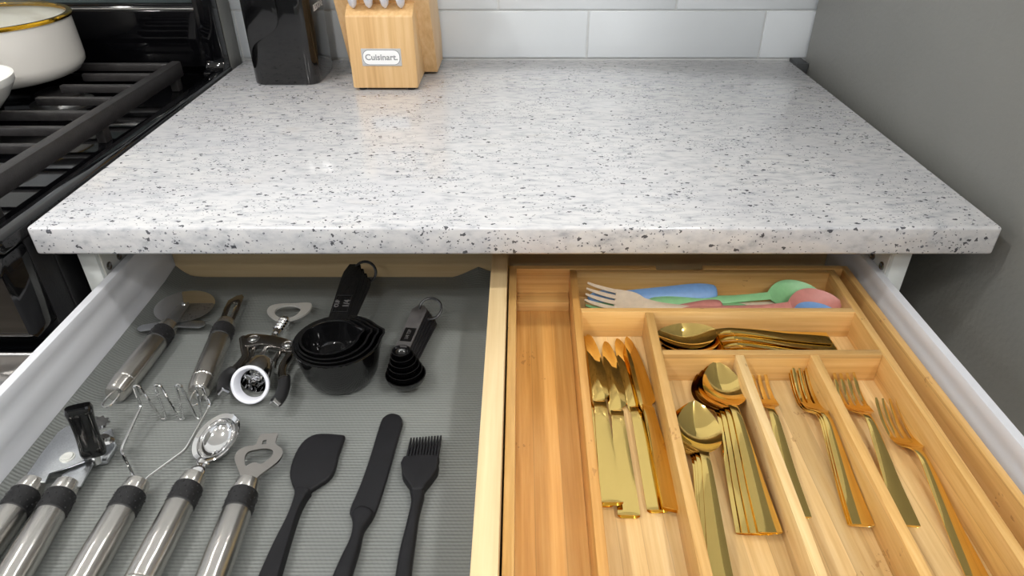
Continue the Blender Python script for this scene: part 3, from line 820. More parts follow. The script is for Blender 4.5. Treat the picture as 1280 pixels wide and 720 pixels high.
# ---- ice cream scoop
top = hp(243.5, 595)
t = thing('ice_cream_scoop', 'polished oval ice cream scoop with steel handle between masher and bottle opener', 'scoop', (top.x, top.y, DZ))
steel_handle(t, top, (0.0, -1, 0), 0.122)
bc = at(270.5, 547, -0.1385)
bm = dish((0, 0, 0), 0.0172, 0.0228, 0.0125, 0.0012, 9, 40)
rim_ = lathe([(-0.0010, 0.0174), (0.0003, 0.0171), (0.0016, 0.0206), (0.0008, 0.0212), (-0.0022, 0.0184), (-0.0010, 0.0174)], (0, 0, 0), (0, 0, 1), 40)
xform(rim_, Matrix.Scale(1.32, 4, (0, 1, 0)))
bm = join(bm, rim_)
o = xform(bm, Matrix.Translation(bc) @ Matrix.Rotation(0.12, 4, 'X') @ Matrix.Rotation(-0.15, 4, 'Y'))
obj('bowl', o, 'chrome', t)
nk = [top + Vector((0, -0.004, 0)), top + Vector((0.0005, 0.006, 0.001)), bc + Vector((-0.0035, -0.0300, -0.004)), bc + Vector((-0.002, -0.0250, -0.0035))]
obj('neck', tube(smooth_loop(nk, 4, False), [0.0075] * 5 + [0.0062] * 4 + [0.0066] * 3 + [0.004], 14, flat=0.6), 'chrome', t)

# ---- bottle opener
top = hp(310.5, 602)
t = thing('bottle_opener', 'flat steel bottle opener with steel handle beside the black spatula', 'bottle opener', (top.x, top.y, DZ))
steel_handle(t, top, (0.04, -1, 0), 0.122)
q = lambda u, v: at(u, v, HZ)
outer = smooth_loop([q(301, 606), q(301, 596), q(296, 583), q(293.5, 573), q(298, 564), q(309, 558.5), q(319, 557), q(323, 549), q(327, 543.5), q(336, 543), q(347, 542), q(345.5, 549), q(345, 556), q(352, 561), q(353.5, 568), q(348, 577), q(338, 585), q(327, 593), q(320, 600), q(318, 607)], 3)
hole = smooth_loop([q(307, 583), q(306, 573), q(310, 566), q(320, 563), q(333, 561.5), q(341, 564), q(340.5, 570), q(333, 577), q(326, 581), q(320, 579), q(314, 580)], 3)
hole2 = [q(327.5, 556.5), q(329, 551.5), q(333.5, 550.5), q(333, 556)]
obj('opener_head', slab(outer, HZ - 0.0010, HZ + 0.0010, 0.0, holes=[hole, hole2]), 'nickel', t)

# ---- can opener
t = thing('can_opener', 'can opener with two steel handles and black turning key', 'can opener', (-0.40, -0.2, DZ))
for (u, v), dd in (((43, 602), (0.03, -1, 0)), ((85, 604), (0.10, -1, 0))):
    steel_handle(t, hp(u, v), dd, 0.122)
pz = HZ + 0.0035
q = lambda u, v: at(u, v, pz)
obj('upper_plate', slab([q(31, 603), q(34, 594), q(52, 568), q(73, 541), q(83, 534), q(91, 533), q(96, 538), q(108, 560), q(106, 577), q(90, 583), q(62, 592), q(57, 604)], pz - 0.001, pz + 0.001, 0.0005), 'zincpl', t)
q2 = lambda u, v: at(u, v, HZ)
obj('lower_plate', slab([q2(73, 607), q2(78, 594), q2(90, 586), q2(110, 575), q2(117, 580), q2(106, 600), q2(101, 609)], HZ - 0.001, HZ + 0.001, 0.0005), 'zincpl', t)
rc = q(85, 573)
obj('rivet', lathe([(0, 0.0062), (0.0008, 0.0062), (0.0010, 0.0052), (0.0022, 0.0048), (0.0026, 0.003), (0.0018, 0.0012), (0.0018, 0)], rc + Vector((0, 0, 0.001)), (0, 0, 1), 20), 'zinc', t)
# cutting wheel, gear and guide on the far side
gc = at(124, 536, HZ - 0.004)
def gear(c, r, n, dirv, th):
    return lathe([(0, 0), (0, r), (th, r), (th, 0)], c, dirv, n * 4, None, lambda a, h, rr: rr * (1.0 if int(round(a * n * 4 / (2 * PI))) % 4 < 2 else 0.80))
obj('feed_gear', gear(at(124, 530, HZ + 0.004), 0.0088, 9, (0.25, 0.15, 1), 0.003), 'chrome', t)
obj('cutting_wheel', lathe([(0, 0), (0, 0.005), (0.001, 0.0085), (0.002, 0.005), (0.005, 0.004), (0.005, 0)], at(130, 551, HZ + 0.002), (0.3, 0.3, 1), 28), 'chrome', t)
obj('guide', slab([at(u, v, HZ - 0.006) for u, v in ((112, 560), (130, 541), (140, 536), (143, 548), (146, 558), (134, 577), (118, 580))], HZ - 0.009, HZ - 0.0045, 0.001), 'zincpl', t)
kb = at(118, 568, HZ + 0.004)            # foot of the key
kt = kb + Vector((-0.0030, 0.0090, 0.0490))
ax = (kt - kb).normalized()
bm = bmesh.new(); rings = []
sx, sy = frame(ax)
wd = Vector((0.93, 0.36, 0)).normalized()
dp = ax.cross(wd).normalized()
for k in range(13):
    u = k / 12; c = kb + (kt - kb) * u
    a_ = 0.0108 - 0.0018 * math.sin(PI * u) + 0.0006 * u
    b_ = 0.0072 - 0.0030 * math.sin(PI * u)
    if k == 12: a_, b_ = a_ * 0.86, b_ * 0.7
    if k == 0: a_, b_ = a_ * 0.9, b_ * 0.85
    rings.append([bm.verts.new(c + wd * a_ * math.copysign(abs(math.cos(an)) ** 0.6, math.cos(an)) + dp * b_ * math.copysign(abs(math.sin(an)) ** 0.6, math.sin(an))) for an in [2 * PI * j / 24 for j in range(24)]])
for A, B in zip(rings, rings[1:]):
    for k in range(24): bm.faces.new((A[k], A[(k + 1) % 24], B[(k + 1) % 24], B[k]))
bm.faces.new(rings[0]); bm.faces.new(rings[-1])
ky = obj('turning_key', bm, 'plastic', t, sm=True)
obj('spindle', tube([kb - ax * 0.009, kb + ax * 0.004], 0.0042, 14), 'chrome', t)

# ================================================================== WINGED CORKSCREW
t = thing('corkscrew', 'winged corkscrew with dark chrome arms and white collar ring', 'corkscrew', (-0.27, -0.02, DZ))
cz = DZ + 0.0187
C_ = lambda u, v, dz=0.0: at(u, v, cz + dz)
outer = smooth_loop([C_(334, 391), C_(338, 383.5), C_(350, 380.5), C_(368, 380), C_(384, 379), C_(390, 381.5), C_(387, 389), C_(377, 396), C_(362, 401), C_(352, 402), C_(342, 399)], 4)
hole = smooth_loop([C_(343.5, 391), C_(347, 386), C_(356, 382.6), C_(368, 382.6), C_(375.5, 386), C_(374, 391.5), C_(366, 397), C_(355, 398.5), C_(346.5, 396)], 4)
obj('opener_head', slab(outer, cz - 0.0012, cz + 0.0012, 0.0, holes=[hole]), 'satin', t)
s0, s1 = C_(357, 399), C_(336, 432)
ax = (s1 - s0).normalized()
obj('rack', lathe([(0, 0), (0, 0.0048)] + sum([[(0.003 + 0.005 * k, 0.0050), (0.0045 + 0.005 * k, 0.0064), (0.0062 + 0.005 * k, 0.0064), (0.0078 + 0.005 * k, 0.0048)] for k in range(4)], []) + [(0.030, 0.0050), (0.030, 0)], s0, ax, 18), 'chrome', t)
obj('shaft', lathe([(0, 0), (0, 0.0034), (0.075, 0.0034), (0.075, 0)], C_(345, 417), ax, 16), 'chrome', t)
# yoke plate across the pivots
yk = smooth_loop([C_(303, 424, .007), C_(309, 418.5, .007), C_(322, 417.5, .007), C_(340, 419.5, .007), C_(356, 423, .007), C_(367, 428.5, .007), C_(369, 437, .007), C_(361, 440.5, .007), C_(349, 435, .007), C_(336, 431.5, .007), C_(322, 431, .007), C_(311, 433, .007), C_(304, 431, .007)], 4)
yo = obj('yoke', slab(yk, cz + 0.0005, cz + 0.0080, 0.0014), 'nickel', t)
for u, v in ((317, 423.3), (359.5, 430.6)):
    obj('rivet', lathe([(0, 0.0066), (0.0006, 0.0066), (0.0010, 0.0050), (0.0004, 0.0042), (0.0016, 0.0028), (0.0018, 0)], C_(u, v, 0.0080), (0, 0, 1), 22), 'chrome', yo)
# bell and white ring
bc = C_(311.5, 488); bt = C_(329, 455)
ax2 = (bc - bt).normalized(); L_ = (bc - bt).length
ring_dir = (ax2 + Vector((0, 0, 0.62))).normalized()
obj('frame', tube(smooth_loop([C_(320, 432, .002), C_(314, 445, .002), bt + Vector((-0.012, -0.004, 0))], 4, False), 0.0026, 10), 'nickel', t)
obj('frame', tube(smooth_loop([C_(352, 437, .002), C_(344, 451, .002), bt + Vector((0.013, -0.006, 0))], 4, False), 0.0026, 10), 'nickel', t)
obj('bell', lathe([(0, 0.0125), (0.004, 0.0150), (L_ * 0.6, 0.0165), (L_ * 0.6 + 0.002, 0.0160), (L_ * 0.6 + 0.002, 0.0150), (0.004, 0.0138), (0, 0.0115), (0, 0.0125)], bt, ax2, 32), 'chrome', t)
rr = [(-0.009, 0.0160), (-0.002, 0.0186), (0.0, 0.0194), (0.0022, 0.0194), (0.0030, 0.0186), (0.0026, 0.0165), (0.000, 0.0150), (-0.009, 0.0142), (-0.009, 0.0160)]
rc = bc + Vector((0, 0.006, 0.0025))
obj('collar_ring', lathe(rr, rc, ring_dir, 40), 'whitepl', t)
wm = []
for k in range(40):
    a = k * 0.55; wm.append(bt + ax2 * (0.002 + 0.0006 * k) + Vector((math.cos(a), 0, math.sin(a))) * 0.0034)
obj('worm', tube(wm, 0.0015, 8), 'chrome', t)
# two wing arms with rubber ends
for side, pts, grip, tipc in ((-1, [(305, 424), (306, 436), (307, 446), (301, 455), (294, 463)], [(292, 463), (283, 470), (279.5, 480), (279.5, 490)], (279.5, 493)),
                              (1, [(366, 433), (362, 445), (355, 456), (353, 466), (354.5, 474)], [(355, 472), (355, 483), (351, 495), (345, 503)], (344, 505))):
    wp = smooth_loop([C_(u, v, 0.003) for u, v in pts], 4, False)
    arm = obj('arm', tube(wp, [0.0052 - 0.0008 * math.sin(PI * i / (len(wp) - 1)) for i in range(len(wp))], 12), 'nickel', t)
    gp = smooth_loop([C_(u, v, 0.001) for u, v in grip], 4, False)
    obj('grip', tube(gp, 0.0062, 4 * 3, flat=0.85), 'rubber', arm)
    e = C_(*tipc, 0.001); dd = (gp[-1] - gp[-2]).normalized()
    obj('tip', lathe([(0, 0.0058), (0.003, 0.0054), (0.0042, 0.0046), (0.0042, 0)], gp[-1] - dd * 0.0005, dd, 4), 'chrome', arm, angle=20)

# ================================================================== MEASURING CUPS (nested, joined by a ring)
cc = Vector((-0.1870, -0.0450, DZ + 0.0018))
t = thing('measuring_cup_set', 'nested black plastic measuring cups joined by a ring', 'measuring cups', cc)
hd = Vector((0.0, 1.0, 0)).normalized()
hx = Vector((hd.y, -hd.x, 0))
cups = [(0.0432, 0.0335, 0.0, 0.0480, Vector((0.0, 0, 0))), (0.0390, 0.0305, 0.0085, 0.0400, Vector((-0.0020, 0.001, 0))), (0.0348, 0.0275, 0.0160, 0.0332, Vector((-0.0045, 0.002, 0))), (0.0292, 0.0245, 0.0235, 0.0268, Vector((-0.0075, 0.003, 0)))]
for i, (R, r, z0, h, off) in enumerate(cups):
    c = cc + off + Vector((0, 0, z0)); spout_a = 0.32
    def mod(a, hh, rr, R=R, h=h):
        # pouring lip on the right-hand side near the rim
        k = max(0.0, math.cos(a - PI + 0.35)) ** 70 * max(0.0, (hh / h - 0.55) / 0.45)
        return rr + 0.0052 * k
    x, y = frame(Vector((0, 0, 1)))
    w_ = 0.0016
    prof = [(0, 0), (0, r * 0.9), (0.004, r * 1.02), (0.012, r + (R - r) * 0.45), (h * 0.6, r + (R - r) * 0.8), (h - 0.002, R), (h - 0.001, R + 0.0016), (h, R + 0.0014), (h, R - 0.0008), (h - 0.002, R - w_), (h * 0.6, r + (R - r) * 0.8 - w_), (0.012, r + (R - r) * 0.45 - w_), (0.005, r - w_), (0.0022, r * 0.85), (0.0022, 0)]
    cup = obj('measuring_cup', lathe(prof, c, (0, 0, 1), 48, None, mod), 'plastic', t)
    # handle: rises a little towards its end
    hl = 0.092 - 0.002 * i
    s = c + hd * (R - 0.002) + Vector((0, 0, h - 0.0035)); rise = 0.0165 - 0.0062 * i * 0.9
    fan = 0.035 * (3 - i)
    hdi = (Matrix.Rotation(-fan * 0.9, 3, 'Z') @ hd); hxi = Vector((hdi.y, -hdi.x, 0))
    e0 = cc + Vector((-0.0055, 0.126 - 0.005 * (3 - i), 0)) + hx * 0.0042 * (3 - i)
    e0.z = cc.z + 0.0520 + 0.0032 * i
    dirv = (e0 - s); n_ = 8
    bm = bmesh.new(); rings = []
    for k in range(n_ + 1):
        u = k / n_; p = s + dirv * u
        hw = (0.0102 + 0.0010 * u) * (1.0 if k < n_ else 0.62); 
        if k == n_ - 1: hw *= 0.93
        rings.append([bm.verts.new(p + hx * a * hw + Vector((0, 0, b))) for a, b in ((-1, 0.0004), (-0.86, 0.0014), (0.86, 0.0014), (1, 0.0004), (0.97, -0.0013), (-0.97, -0.0013))])
    for A, B in zip(rings, rings[1:]):
        for k in range(6): bm.faces.new((A[k], A[(k + 1) % 6], B[(k + 1) % 6], B[k]))
    bm.faces.new(rings[0]); bm.faces.new(rings[-1])
    obj('handle', bm, 'plastic', cup)
    if i == 3:
        # raised panel with embossed marking
        m0 = s + dirv * 0.25; dn = dirv.normalized(); up = hx.cross(dn).normalized()
        if up.z < 0: up = -up
        Rm = Matrix((hx, dn, up)).transposed().to_4x4()
        ctr = s + dirv * 0.30 + up * 0.0016
        pl = slab([(-0.0085, -0.0135), (0.0085, -0.0135), (0.0085, 0.0135), (-0.0085, 0.0135)], 0, 0.0006, 0.0002, holes=[[(-0.0078, -0.0128), (0.0078, -0.0128), (0.0078, 0.0128), (-0.0078, 0.0128)]])
        obj('marking_frame', xform(pl, Matrix.Translation(ctr) @ Rm), 'plastic2', cup)
        tx = text_bm('1/4', 0.0095, 0.0003); tx2 = text_bm('CUP', 0.0062, 0.0003)
        xform(tx, Matrix.Translation((0, -0.0052, 0.0003))); xform(tx2, Matrix.Translation((0, 0.0052, 0.0003)))
        obj('marking', xform(join(tx, tx2), Matrix.Translation(ctr) @ Rm @ Matrix.Rotation(PI / 2, 4, 'Z') @ Matrix.Scale(1.0, 4)), 'emboss', cup)
rc = cc + Vector((-0.0055, 0.119, 0)) + hx * 0.0125; rc.z = cc.z + 0.0560
rp = []
for k in range(28):
    a = 2 * PI * k / 28; rp.append(rc + hx * 0.0125 * math.cos(a) + (hd * 0.55 + Vector((0, 0, 0.83))) * 0.0125 * math.sin(a))
obj('ring', tube(rp, 0.0016, 8, True), 'plastic2', t)

# ================================================================== MEASURING SPOONS
sc0 = at(506, 470, DZ + 0.012)
t = thing('measuring_spoon_set', 'stacked black plastic measuring spoons joined by a ring', 'measuring spoons', (sc0.x, sc0.y, DZ))
hd = (at(533, 393, DZ + 0.02) - at(507, 462, DZ + 0.02)).normalized(); hx = Vector((hd.y, -hd.x, 0))
rads = [0.0195, 0.0172, 0.0150, 0.0130, 0.0110, 0.0085]
base = at(507, 467, DZ + 0.018); base.z = DZ + 0.0018
rc_end = None
for i, R in enumerate(rads):
    dep = R * 0.82
    c = base + Vector((-0.0012 * i, 0.0008 * i, 0)) + hd * (0.0022 * i); c.z = base.z + 0.0165 + 0.0036 * i
    dep = min(dep, 0.0150)
    m = obj('measuring_spoon', dish(c, R, R, dep, 0.0013, 6, 30), 'plastic', t)
    fan = hx * (0.0024 * (5 - i))
    s = c + hd * (R - 0.001); e = base + hd * 0.098 + fan * 0.9 - hx * 0.004; e.z = c.z - 0.0006
    dv = (e - s).normalized(); side = Vector((dv.y, -dv.x, 0)).normalized()
    hw = 0.0085
    pts = [s - side * hw * 0.9, s + side * hw * 0.9, e - dv * 0.008 + side * hw, e + side * hw * 0.45, e - side * hw * 0.45, e - dv * 0.008 - side * hw]
    obj('handle', slab(pts, c.z - 0.0019, c.z, 0.0004), 'plastic2' if i < 5 else 'emboss', m)
    if i == 5:
        rc_end = e; ctr = s + dv * 0.020 + Vector((0, 0, 0.0001)); 
        ctr.z = c.z + 0.0001
        Rm = Matrix((side, dv, Vector((0, 0, 1)))).transposed().to_4x4()
        pl = slab([(-0.006, -0.012), (0.006, -0.012), (0.006, 0.012), (-0.006, 0.012)], 0, 0.0003, 0.0)
        pn = obj('marking_panel', xform(pl, Matrix.Translation(ctr) @ Rm), 'plastic', m)
        tx = text_bm('1/4 TSP', 0.0055, 0.0002)
        obj('marking', xform(tx, Matrix.Translation(ctr + Vector((0, 0, 0.0004))) @ Rm @ Matrix.Rotation(PI / 2, 4, 'Z')), 'emboss', m)
rp = []
rcx = rc_end + hx * 0.0115 - hd * 0.006
for k in range(28):
    a = 2 * PI * k / 28; rp.append(rcx + Vector((0, 0, 0.001)) + hx * 0.0125 * math.cos(a) + (hd * 0.80 + Vector((0, 0, 0.6))) * 0.0125 * math.sin(a))
lowz = min(p.z for p in rp)
if lowz < DZ + 0.004: rp = [p + Vector((0, 0, DZ + 0.004 - lowz)) for p in rp]
obj('ring', tube(rp, 0.0015, 8, True), 'plastic2', t)

# ================================================================== BLACK SILICONE TOOLS
SZ = DZ + 0.0010
def sil(name, label, cat, blade, handle, bth, hth):
    q = lambda p: at(240 + p[0] / 3.272, 500 + p[1] / 3.272, SZ + 0.006)
    b = [q(p) for p in blade]; h = [q(p) for p in handle]
    c = sum(b, Vector()) / len(b)
    t = thing(name, label, cat, (c.x, c.y, DZ))
    return t, b, h
# jar spatula
t, b, h = sil('spatula', 'black silicone spatula with slanted blade beside the bottle opener', 'spatula',
              [(628, 145), (570, 139), (510, 140), (460, 165), (422, 220), (400, 295), (410, 345), (425, 375), (436, 392), (470, 386), (500, 362), (560, 322), (585, 285), (600, 225)],
              [(425, 370), (422, 400), (395, 480), (335, 600), (275, 735), (225, 850), (235, 905), (290, 905), (330, 840), (362, 720), (402, 580), (440, 460), (470, 400), (485, 372)], 0, 0)
bl = b[:1] + smooth_loop(b[1:], 3, False)
obj('blade', slab(bl, SZ + 0.0015, SZ + 0.0075, 0.0022, 3), 'silicone', t)
obj('handle', slab(smooth_loop(h, 3), SZ + 0.0005, SZ + 0.0115, 0.0042, 4), 'silicone', t)
# icing spatula
t, b, h = sil('spreader', 'long narrow round-ended black silicone spreader beside the basting brush', 'spreader',
              [(815, 54), (785, 68), (768, 100), (722, 250), (682, 360), (646, 445), (655, 480), (690, 500), (730, 490), (755, 448), (800, 310), (848, 140), (861, 90), (848, 62)],
              [(652, 465), (658, 510), (648, 570), (610, 650), (575, 730), (530, 850), (540, 905), (600, 905), (632, 840), (655, 720), (688, 610), (705, 535), (745, 470), (700, 440)], 0, 0)
obj('blade', slab(smooth_loop(b, 3), SZ + 0.0020, SZ + 0.0065, 0.0016, 3), 'silicone', t)
obj('handle', slab(smooth_loop(h, 3), SZ + 0.0005, SZ + 0.0115, 0.0042, 4), 'silicone', t)
# basting brush
t, b, h = sil('basting_brush', 'black silicone basting brush with long bristles', 'brush',
              [(868, 245), (860, 300), (864, 325), (896, 368), (905, 385), (945, 380), (955, 365), (1005, 300), (1008, 255), (1004, 240)],
              [(893, 360), (897, 420), (880, 500), (850, 620), (830, 740), (815, 860), (830, 905), (870, 905), (890, 850), (900, 700), (915, 580), (930, 470), (950, 375)], 0, 0)
obj('head', slab(smooth_loop(b, 2), SZ + 0.0010, SZ + 0.0120, 0.0030, 3), 'silicone', t)
obj('handle', slab(smooth_loop(h, 3), SZ + 0.0005, SZ + 0.0110, 0.0040, 4), 'silicone', t)
q = lambda x, y, z: at(240 + x / 3.272, 500 + y / 3.272, z)
k = 0
for row in range(3):
    z = SZ + 0.0028 + 0.0036 * row
    for i in range(11):
        u = i / 10
        a = q(876 + 124 * u, 256, z); e = q(896 + 122 * u, 156 - 10 * u + 6 * (2 - row), z)
        obj('bristle', tube([a, a.lerp(e, 0.5), e], [0.0013, 0.0012, 0.0008], 6), 'silicone', t)

# ================================================================== COUNTER OBJECTS
# ---- knife block
YF = 0.4575
kb_ = thing('knife_block', 'light wooden knife block with silver name plate on the countertop', 'knife block', (-0.208, 0.53, 0))
def prism_x(x0, x1, prof, b=0.002):
    """side profile (y,z) extruded in x"""
    t = bmesh.new(); A = [t.verts.new((x0, y, z)) for y, z in prof]; f = t.faces.new(A)
    r = bmesh.ops.extrude_face_region(t, geom=[f]); bmesh.ops.translate(t, vec=(x1 - x0, 0, 0), verts=[g for g in r['geom'] if isinstance(g, bmesh.types.BMVert)])
    bmesh.ops.recalc_face_normals(t, faces=t.faces); _bev(t, b, 2)
    return t
obj('front_block', prism_x(-0.2585, -0.1580, [(YF, 0.004), (YF, 0.110), (0.4785, 0.1225), (0.545, 0.1225), (0.545, 0.004)]), 'block', kb_)
obj('rear_block', prism_x(-0.2795, -0.1365, [(0.5475, 0.004), (0.488, 0.128), (0.452, 0.205), (0.535, 0.245), (0.632, 0.05), (0.632, 0.004)]), 'block', kb_)
for x in (-0.246, -0.170):
    for y in (0.468, 0.615): obj('foot', lathe([(0, 0.006), (0.0042, 0.006), (0.0042, 0)], (x, y, 0), (0, 0, 1), 14), 'rubber', kb_)
pc = Vector((-0.2100, YF - 0.0006, 0.0510))
pl = obj('name_plate', box(pc.x - 0.0300, pc.x + 0.0300, YF - 0.0012, YF + 0.0004, pc.z - 0.0128, pc.z + 0.0128, 0.0004), 'plate', kb_)
def rrect(w, h, r, n=6):
    o = []
    for cx, cy, a0 in ((w - r, h - r, 0), (-w + r, h - r, PI / 2), (-w + r, -h + r, PI), (w - r, -h + r, 1.5 * PI)):
        for k in range(n + 1): o.append((cx + r * math.cos(a0 + PI / 2 * k / n), cy + r * math.sin(a0 + PI / 2 * k / n)))
    return o
Rx = Matrix.Rotation(PI / 2, 4, 'X')
obj('plate_border', xform(slab(rrect(0.0283, 0.0112, 0.0090), 0, 0.0003), Matrix.Translation((pc.x, YF - 0.0012, pc.z)) @ Rx), 'ink', pl)
obj('plate_field', xform(slab(rrect(0.0274, 0.0103, 0.0085), 0, 0.0006), Matrix.Translation((pc.x, YF - 0.0012, pc.z)) @ Rx), 'plate_w', pl)
obj('lettering', xform(text_bm('Cuisinart.', 0.0122, 0.0002), Matrix.Translation((pc.x, YF - 0.00185, pc.z)) @ Rx @ Matrix.Scale(1.04, 4, (1, 0, 0))), 'ink', pl)
# steak knives
lab = ['white steak knife handle at the left end of the block', 'white steak knife handle second from the left in the block', 'white steak knife handle third from the left in the block', 'white steak knife handle at the right end of the block']
for i in range(4):
    x = -0.2460 + 0.0235 * i
    b0 = Vector((x, 0.4710, 0.1195)); dv = Vector((0, -0.42, 1)).normalized()
    t = thing('steak_knife', lab[i], 'knife', b0, 0, 'white steak knives in the block')
    prof = [b0 + dv * 0.001, b0 + dv * 0.006, b0 + dv * 0.018, b0 + dv * 0.06, b0 + dv * 0.09, b0 + dv * 0.108, b0 + dv * 0.114]
    obj('handle', tube(prof, [0.0025, 0.0056, 0.0074, 0.0062, 0.0068, 0.0072, 0.0040], 14, flat=1.25), 'whitepl', t)
    obj('blade', box(x - 0.0006, x + 0.0006, 0.4712, 0.4835, 0.060, 0.1205), 'chrome', t)

# ---- black countertop appliance
ap = thing('kitchen_appliance', 'tall glossy black box-shaped appliance standing on the countertop by the cooker', 'appliance', (-0.374, 0.54, 0))
def rr2(x0, x1, y0, y1, r, n=6):
    return [((x0 + x1) / 2 + a, (y0 + y1) / 2 + b) for a, b in rrect((x1 - x0) / 2, (y1 - y0) / 2, r, n)]
AX0, AX1, AY0, AY1 = -0.4250, -0.3205, 0.4860, 0.6000
obj('body', slab(rr2(AX0, AX1, AY0, AY1, 0.020, 8), 0.0, 0.245, 0.003, 3), 'plastic', ap)
# raised upper shell with an S-shaped lower edge
def fr(px_, pz_, y): return (px_, y, pz_)
S = [(-0.4165, 0.040), (-0.4150, 0.052), (-0.408, 0.064), (-0.394, 0.073), (-0.380, 0.081), (-0.3695, 0.090), (-0.3655, 0.104), (-0.365, 0.125)]
S = [(p.x, p.y) for p in smooth_loop([Vector((a, b, 0)) for a, b in S], 4, False)]
t2 = [(x, z) for x, z in S] + [(-0.365, 0.232), (-0.4165, 0.232)]
obj('front_shell', xform(slab([(x, z) for x, z in t2], 0, 0.0045, 0.0016, 3), Matrix.Translation((0, AY0 + 0.0008, 0)) @ Rx), 'plastic', ap)
tx = text_bm('BESTONE', 0.0130, 0.0002)
obj('lettering', xform(tx, Matrix.Translation((AX1 + 0.0002, 0.549, 0.1085)) @ Matrix.Rotation(PI / 2, 4, 'Z') @ Rx), 'print', ap)

# ================================================================== REFRIGERATOR
fg = thing('refrigerator', 'tall grey refrigerator with textured side beside the countertop', 'refrigerator', (0.86, 0.15, FLOOR_Z))
FX = 0.503
obj('body', box(FX, 1.30, -0.32, 0.630, FLOOR_Z + 0.03, 0.86, 0.004, 2), 'fridge', fg)
obj('door', box(FX + 0.004, 1.296, -0.40, -0.328, FLOOR_Z + 0.05, 0.855, 0.006, 3), 'rangesteel', fg)
obj('gasket', box(FX + 0.012, 1.288, -0.3285, -0.3195, FLOOR_Z + 0.06, 0.85), 'darkgap', fg)
obj('handle', tube(smooth_loop([(0.56, -0.40, -0.1), (0.56, -0.45, -0.1), (0.56, -0.45, 0.6), (0.56, -0.40, 0.6)], 5, False), 0.01, 12), 'rangesteel', fg)
obj('foot', box(FX + 0.03, 1.27, -0.28, 0.6, FLOOR_Z, FLOOR_Z + 0.03), 'darkgap', fg)
struct(obj('trim_1', box(CT_X1 + 0.001, FX - 0.001, 0.605, WALL_Y - 0.0035, -0.03, 0.0035, 0.001), 'darkgap'))

# ================================================================== COOKER
RX1, RX0 = -0.4985, -1.2560
rg = thing('range_cooker', 'black gas range cooker with glossy cooktop left of the countertop', 'cooker', (-0.877, 0.3, FLOOR_Z))
FY = -0.028
obj('side_panel', box(RX1 - 0.003, RX1 - 0.0005, 0.0, 0.60, FLOOR_Z + 0.05, -0.0125, 0.0008), 'rangeside', rg)
obj('side_rib', box(RX1 - 0.0012, RX1 + 0.0020, 0.030, 0.060, FLOOR_Z + 0.08, -0.03, 0.0015, 2), 'rangeside', rg)
obj('body', box(RX0, RX1 - 0.003, 0.0, 0.60, FLOOR_Z + 0.05, -0.03), 'rangeside', rg)
# cooktop pan with raised rolled rim
ck = obj('cooktop', box(RX0, RX1 - 0.004, FY + 0.01, 0.60, -0.030, -0.012, 0.002), 'enamel', rg)
for (a, b, c, d_) in ((RX1 - 0.022, RX1 + 0.001, FY - 0.004, 0.60), (RX0, RX0 + 0.022, FY - 0.004, 0.60), (RX0 + 0.022, RX1 - 0.022, FY - 0.004, FY + 0.030)):
    obj('rim', box(a, b, c, d_, -0.016, 0.0022, 0.0055, 4), 'enamel', ck)
# burners
for bx, by, br in ((-0.70, 0.15, 0.040), (-0.70, 0.43, 0.032), (-1.05, 0.15, 0.040), (-1.05, 0.43, 0.032)):
    bu = obj('burner', lathe([(0, br + 0.012), (0.004, br + 0.012), (0.006, br), (0.014, br), (0.014, 0)], (bx, by, -0.012), (0, 0, 1), 32), 'steel2', ck)
    obj('burner_cap', lathe([(0.014, br + 0.002), (0.018, br + 0.002), (0.021, br - 0.004), (0.021, 0)], (bx, by, -0.012), (0, 0, 1), 32), 'iron', ck)
# control panel, oven door, handle
cpn = obj('control_panel', prism_x(RX0, RX1 - 0.001, [(0.004, -0.016), (FY - 0.006, -0.016), (FY - 0.016, -0.030), (FY - 0.016, -0.100), (FY - 0.006, -0.112), (0.004, -0.112)], 0.004), 'enamel', rg)
for k in range(5):
    obj('knob', lathe([(0, 0.020), (0.018, 0.018), (0.020, 0.015), (0.020, 0)], (-0.62 - 0.13 * k, FY - 0.016, -0.066), (0, -1, 0), 24), 'plastic2', cpn)
dor = obj('oven_door', box(RX0, RX1 - 0.002, FY - 0.006, -0.0005, -0.72, -0.135, 0.006, 3), 'enamel', rg)
obj('door_trim', box(RX0, RX1 - 0.0015, FY - 0.012, FY - 0.0055, -0.185, -0.128, 0.005, 3), 'rangesteel', dor)
obj('oven_handle', tube(smooth_loop([(RX0 + 0.06, FY - 0.01, -0.165), (RX0 + 0.06, FY - 0.055, -0.165), (RX1 - 0.06, FY - 0.055, -0.165), (RX1 - 0.06, FY - 0.01, -0.165)], 6, False), 0.011, 14), 'rangesteel', dor)
obj('lower_drawer', box(RX0, RX1 - 0.002, FY - 0.004, -0.0005, FLOOR_Z + 0.06, -0.73, 0.004), 'rangesteel', rg)
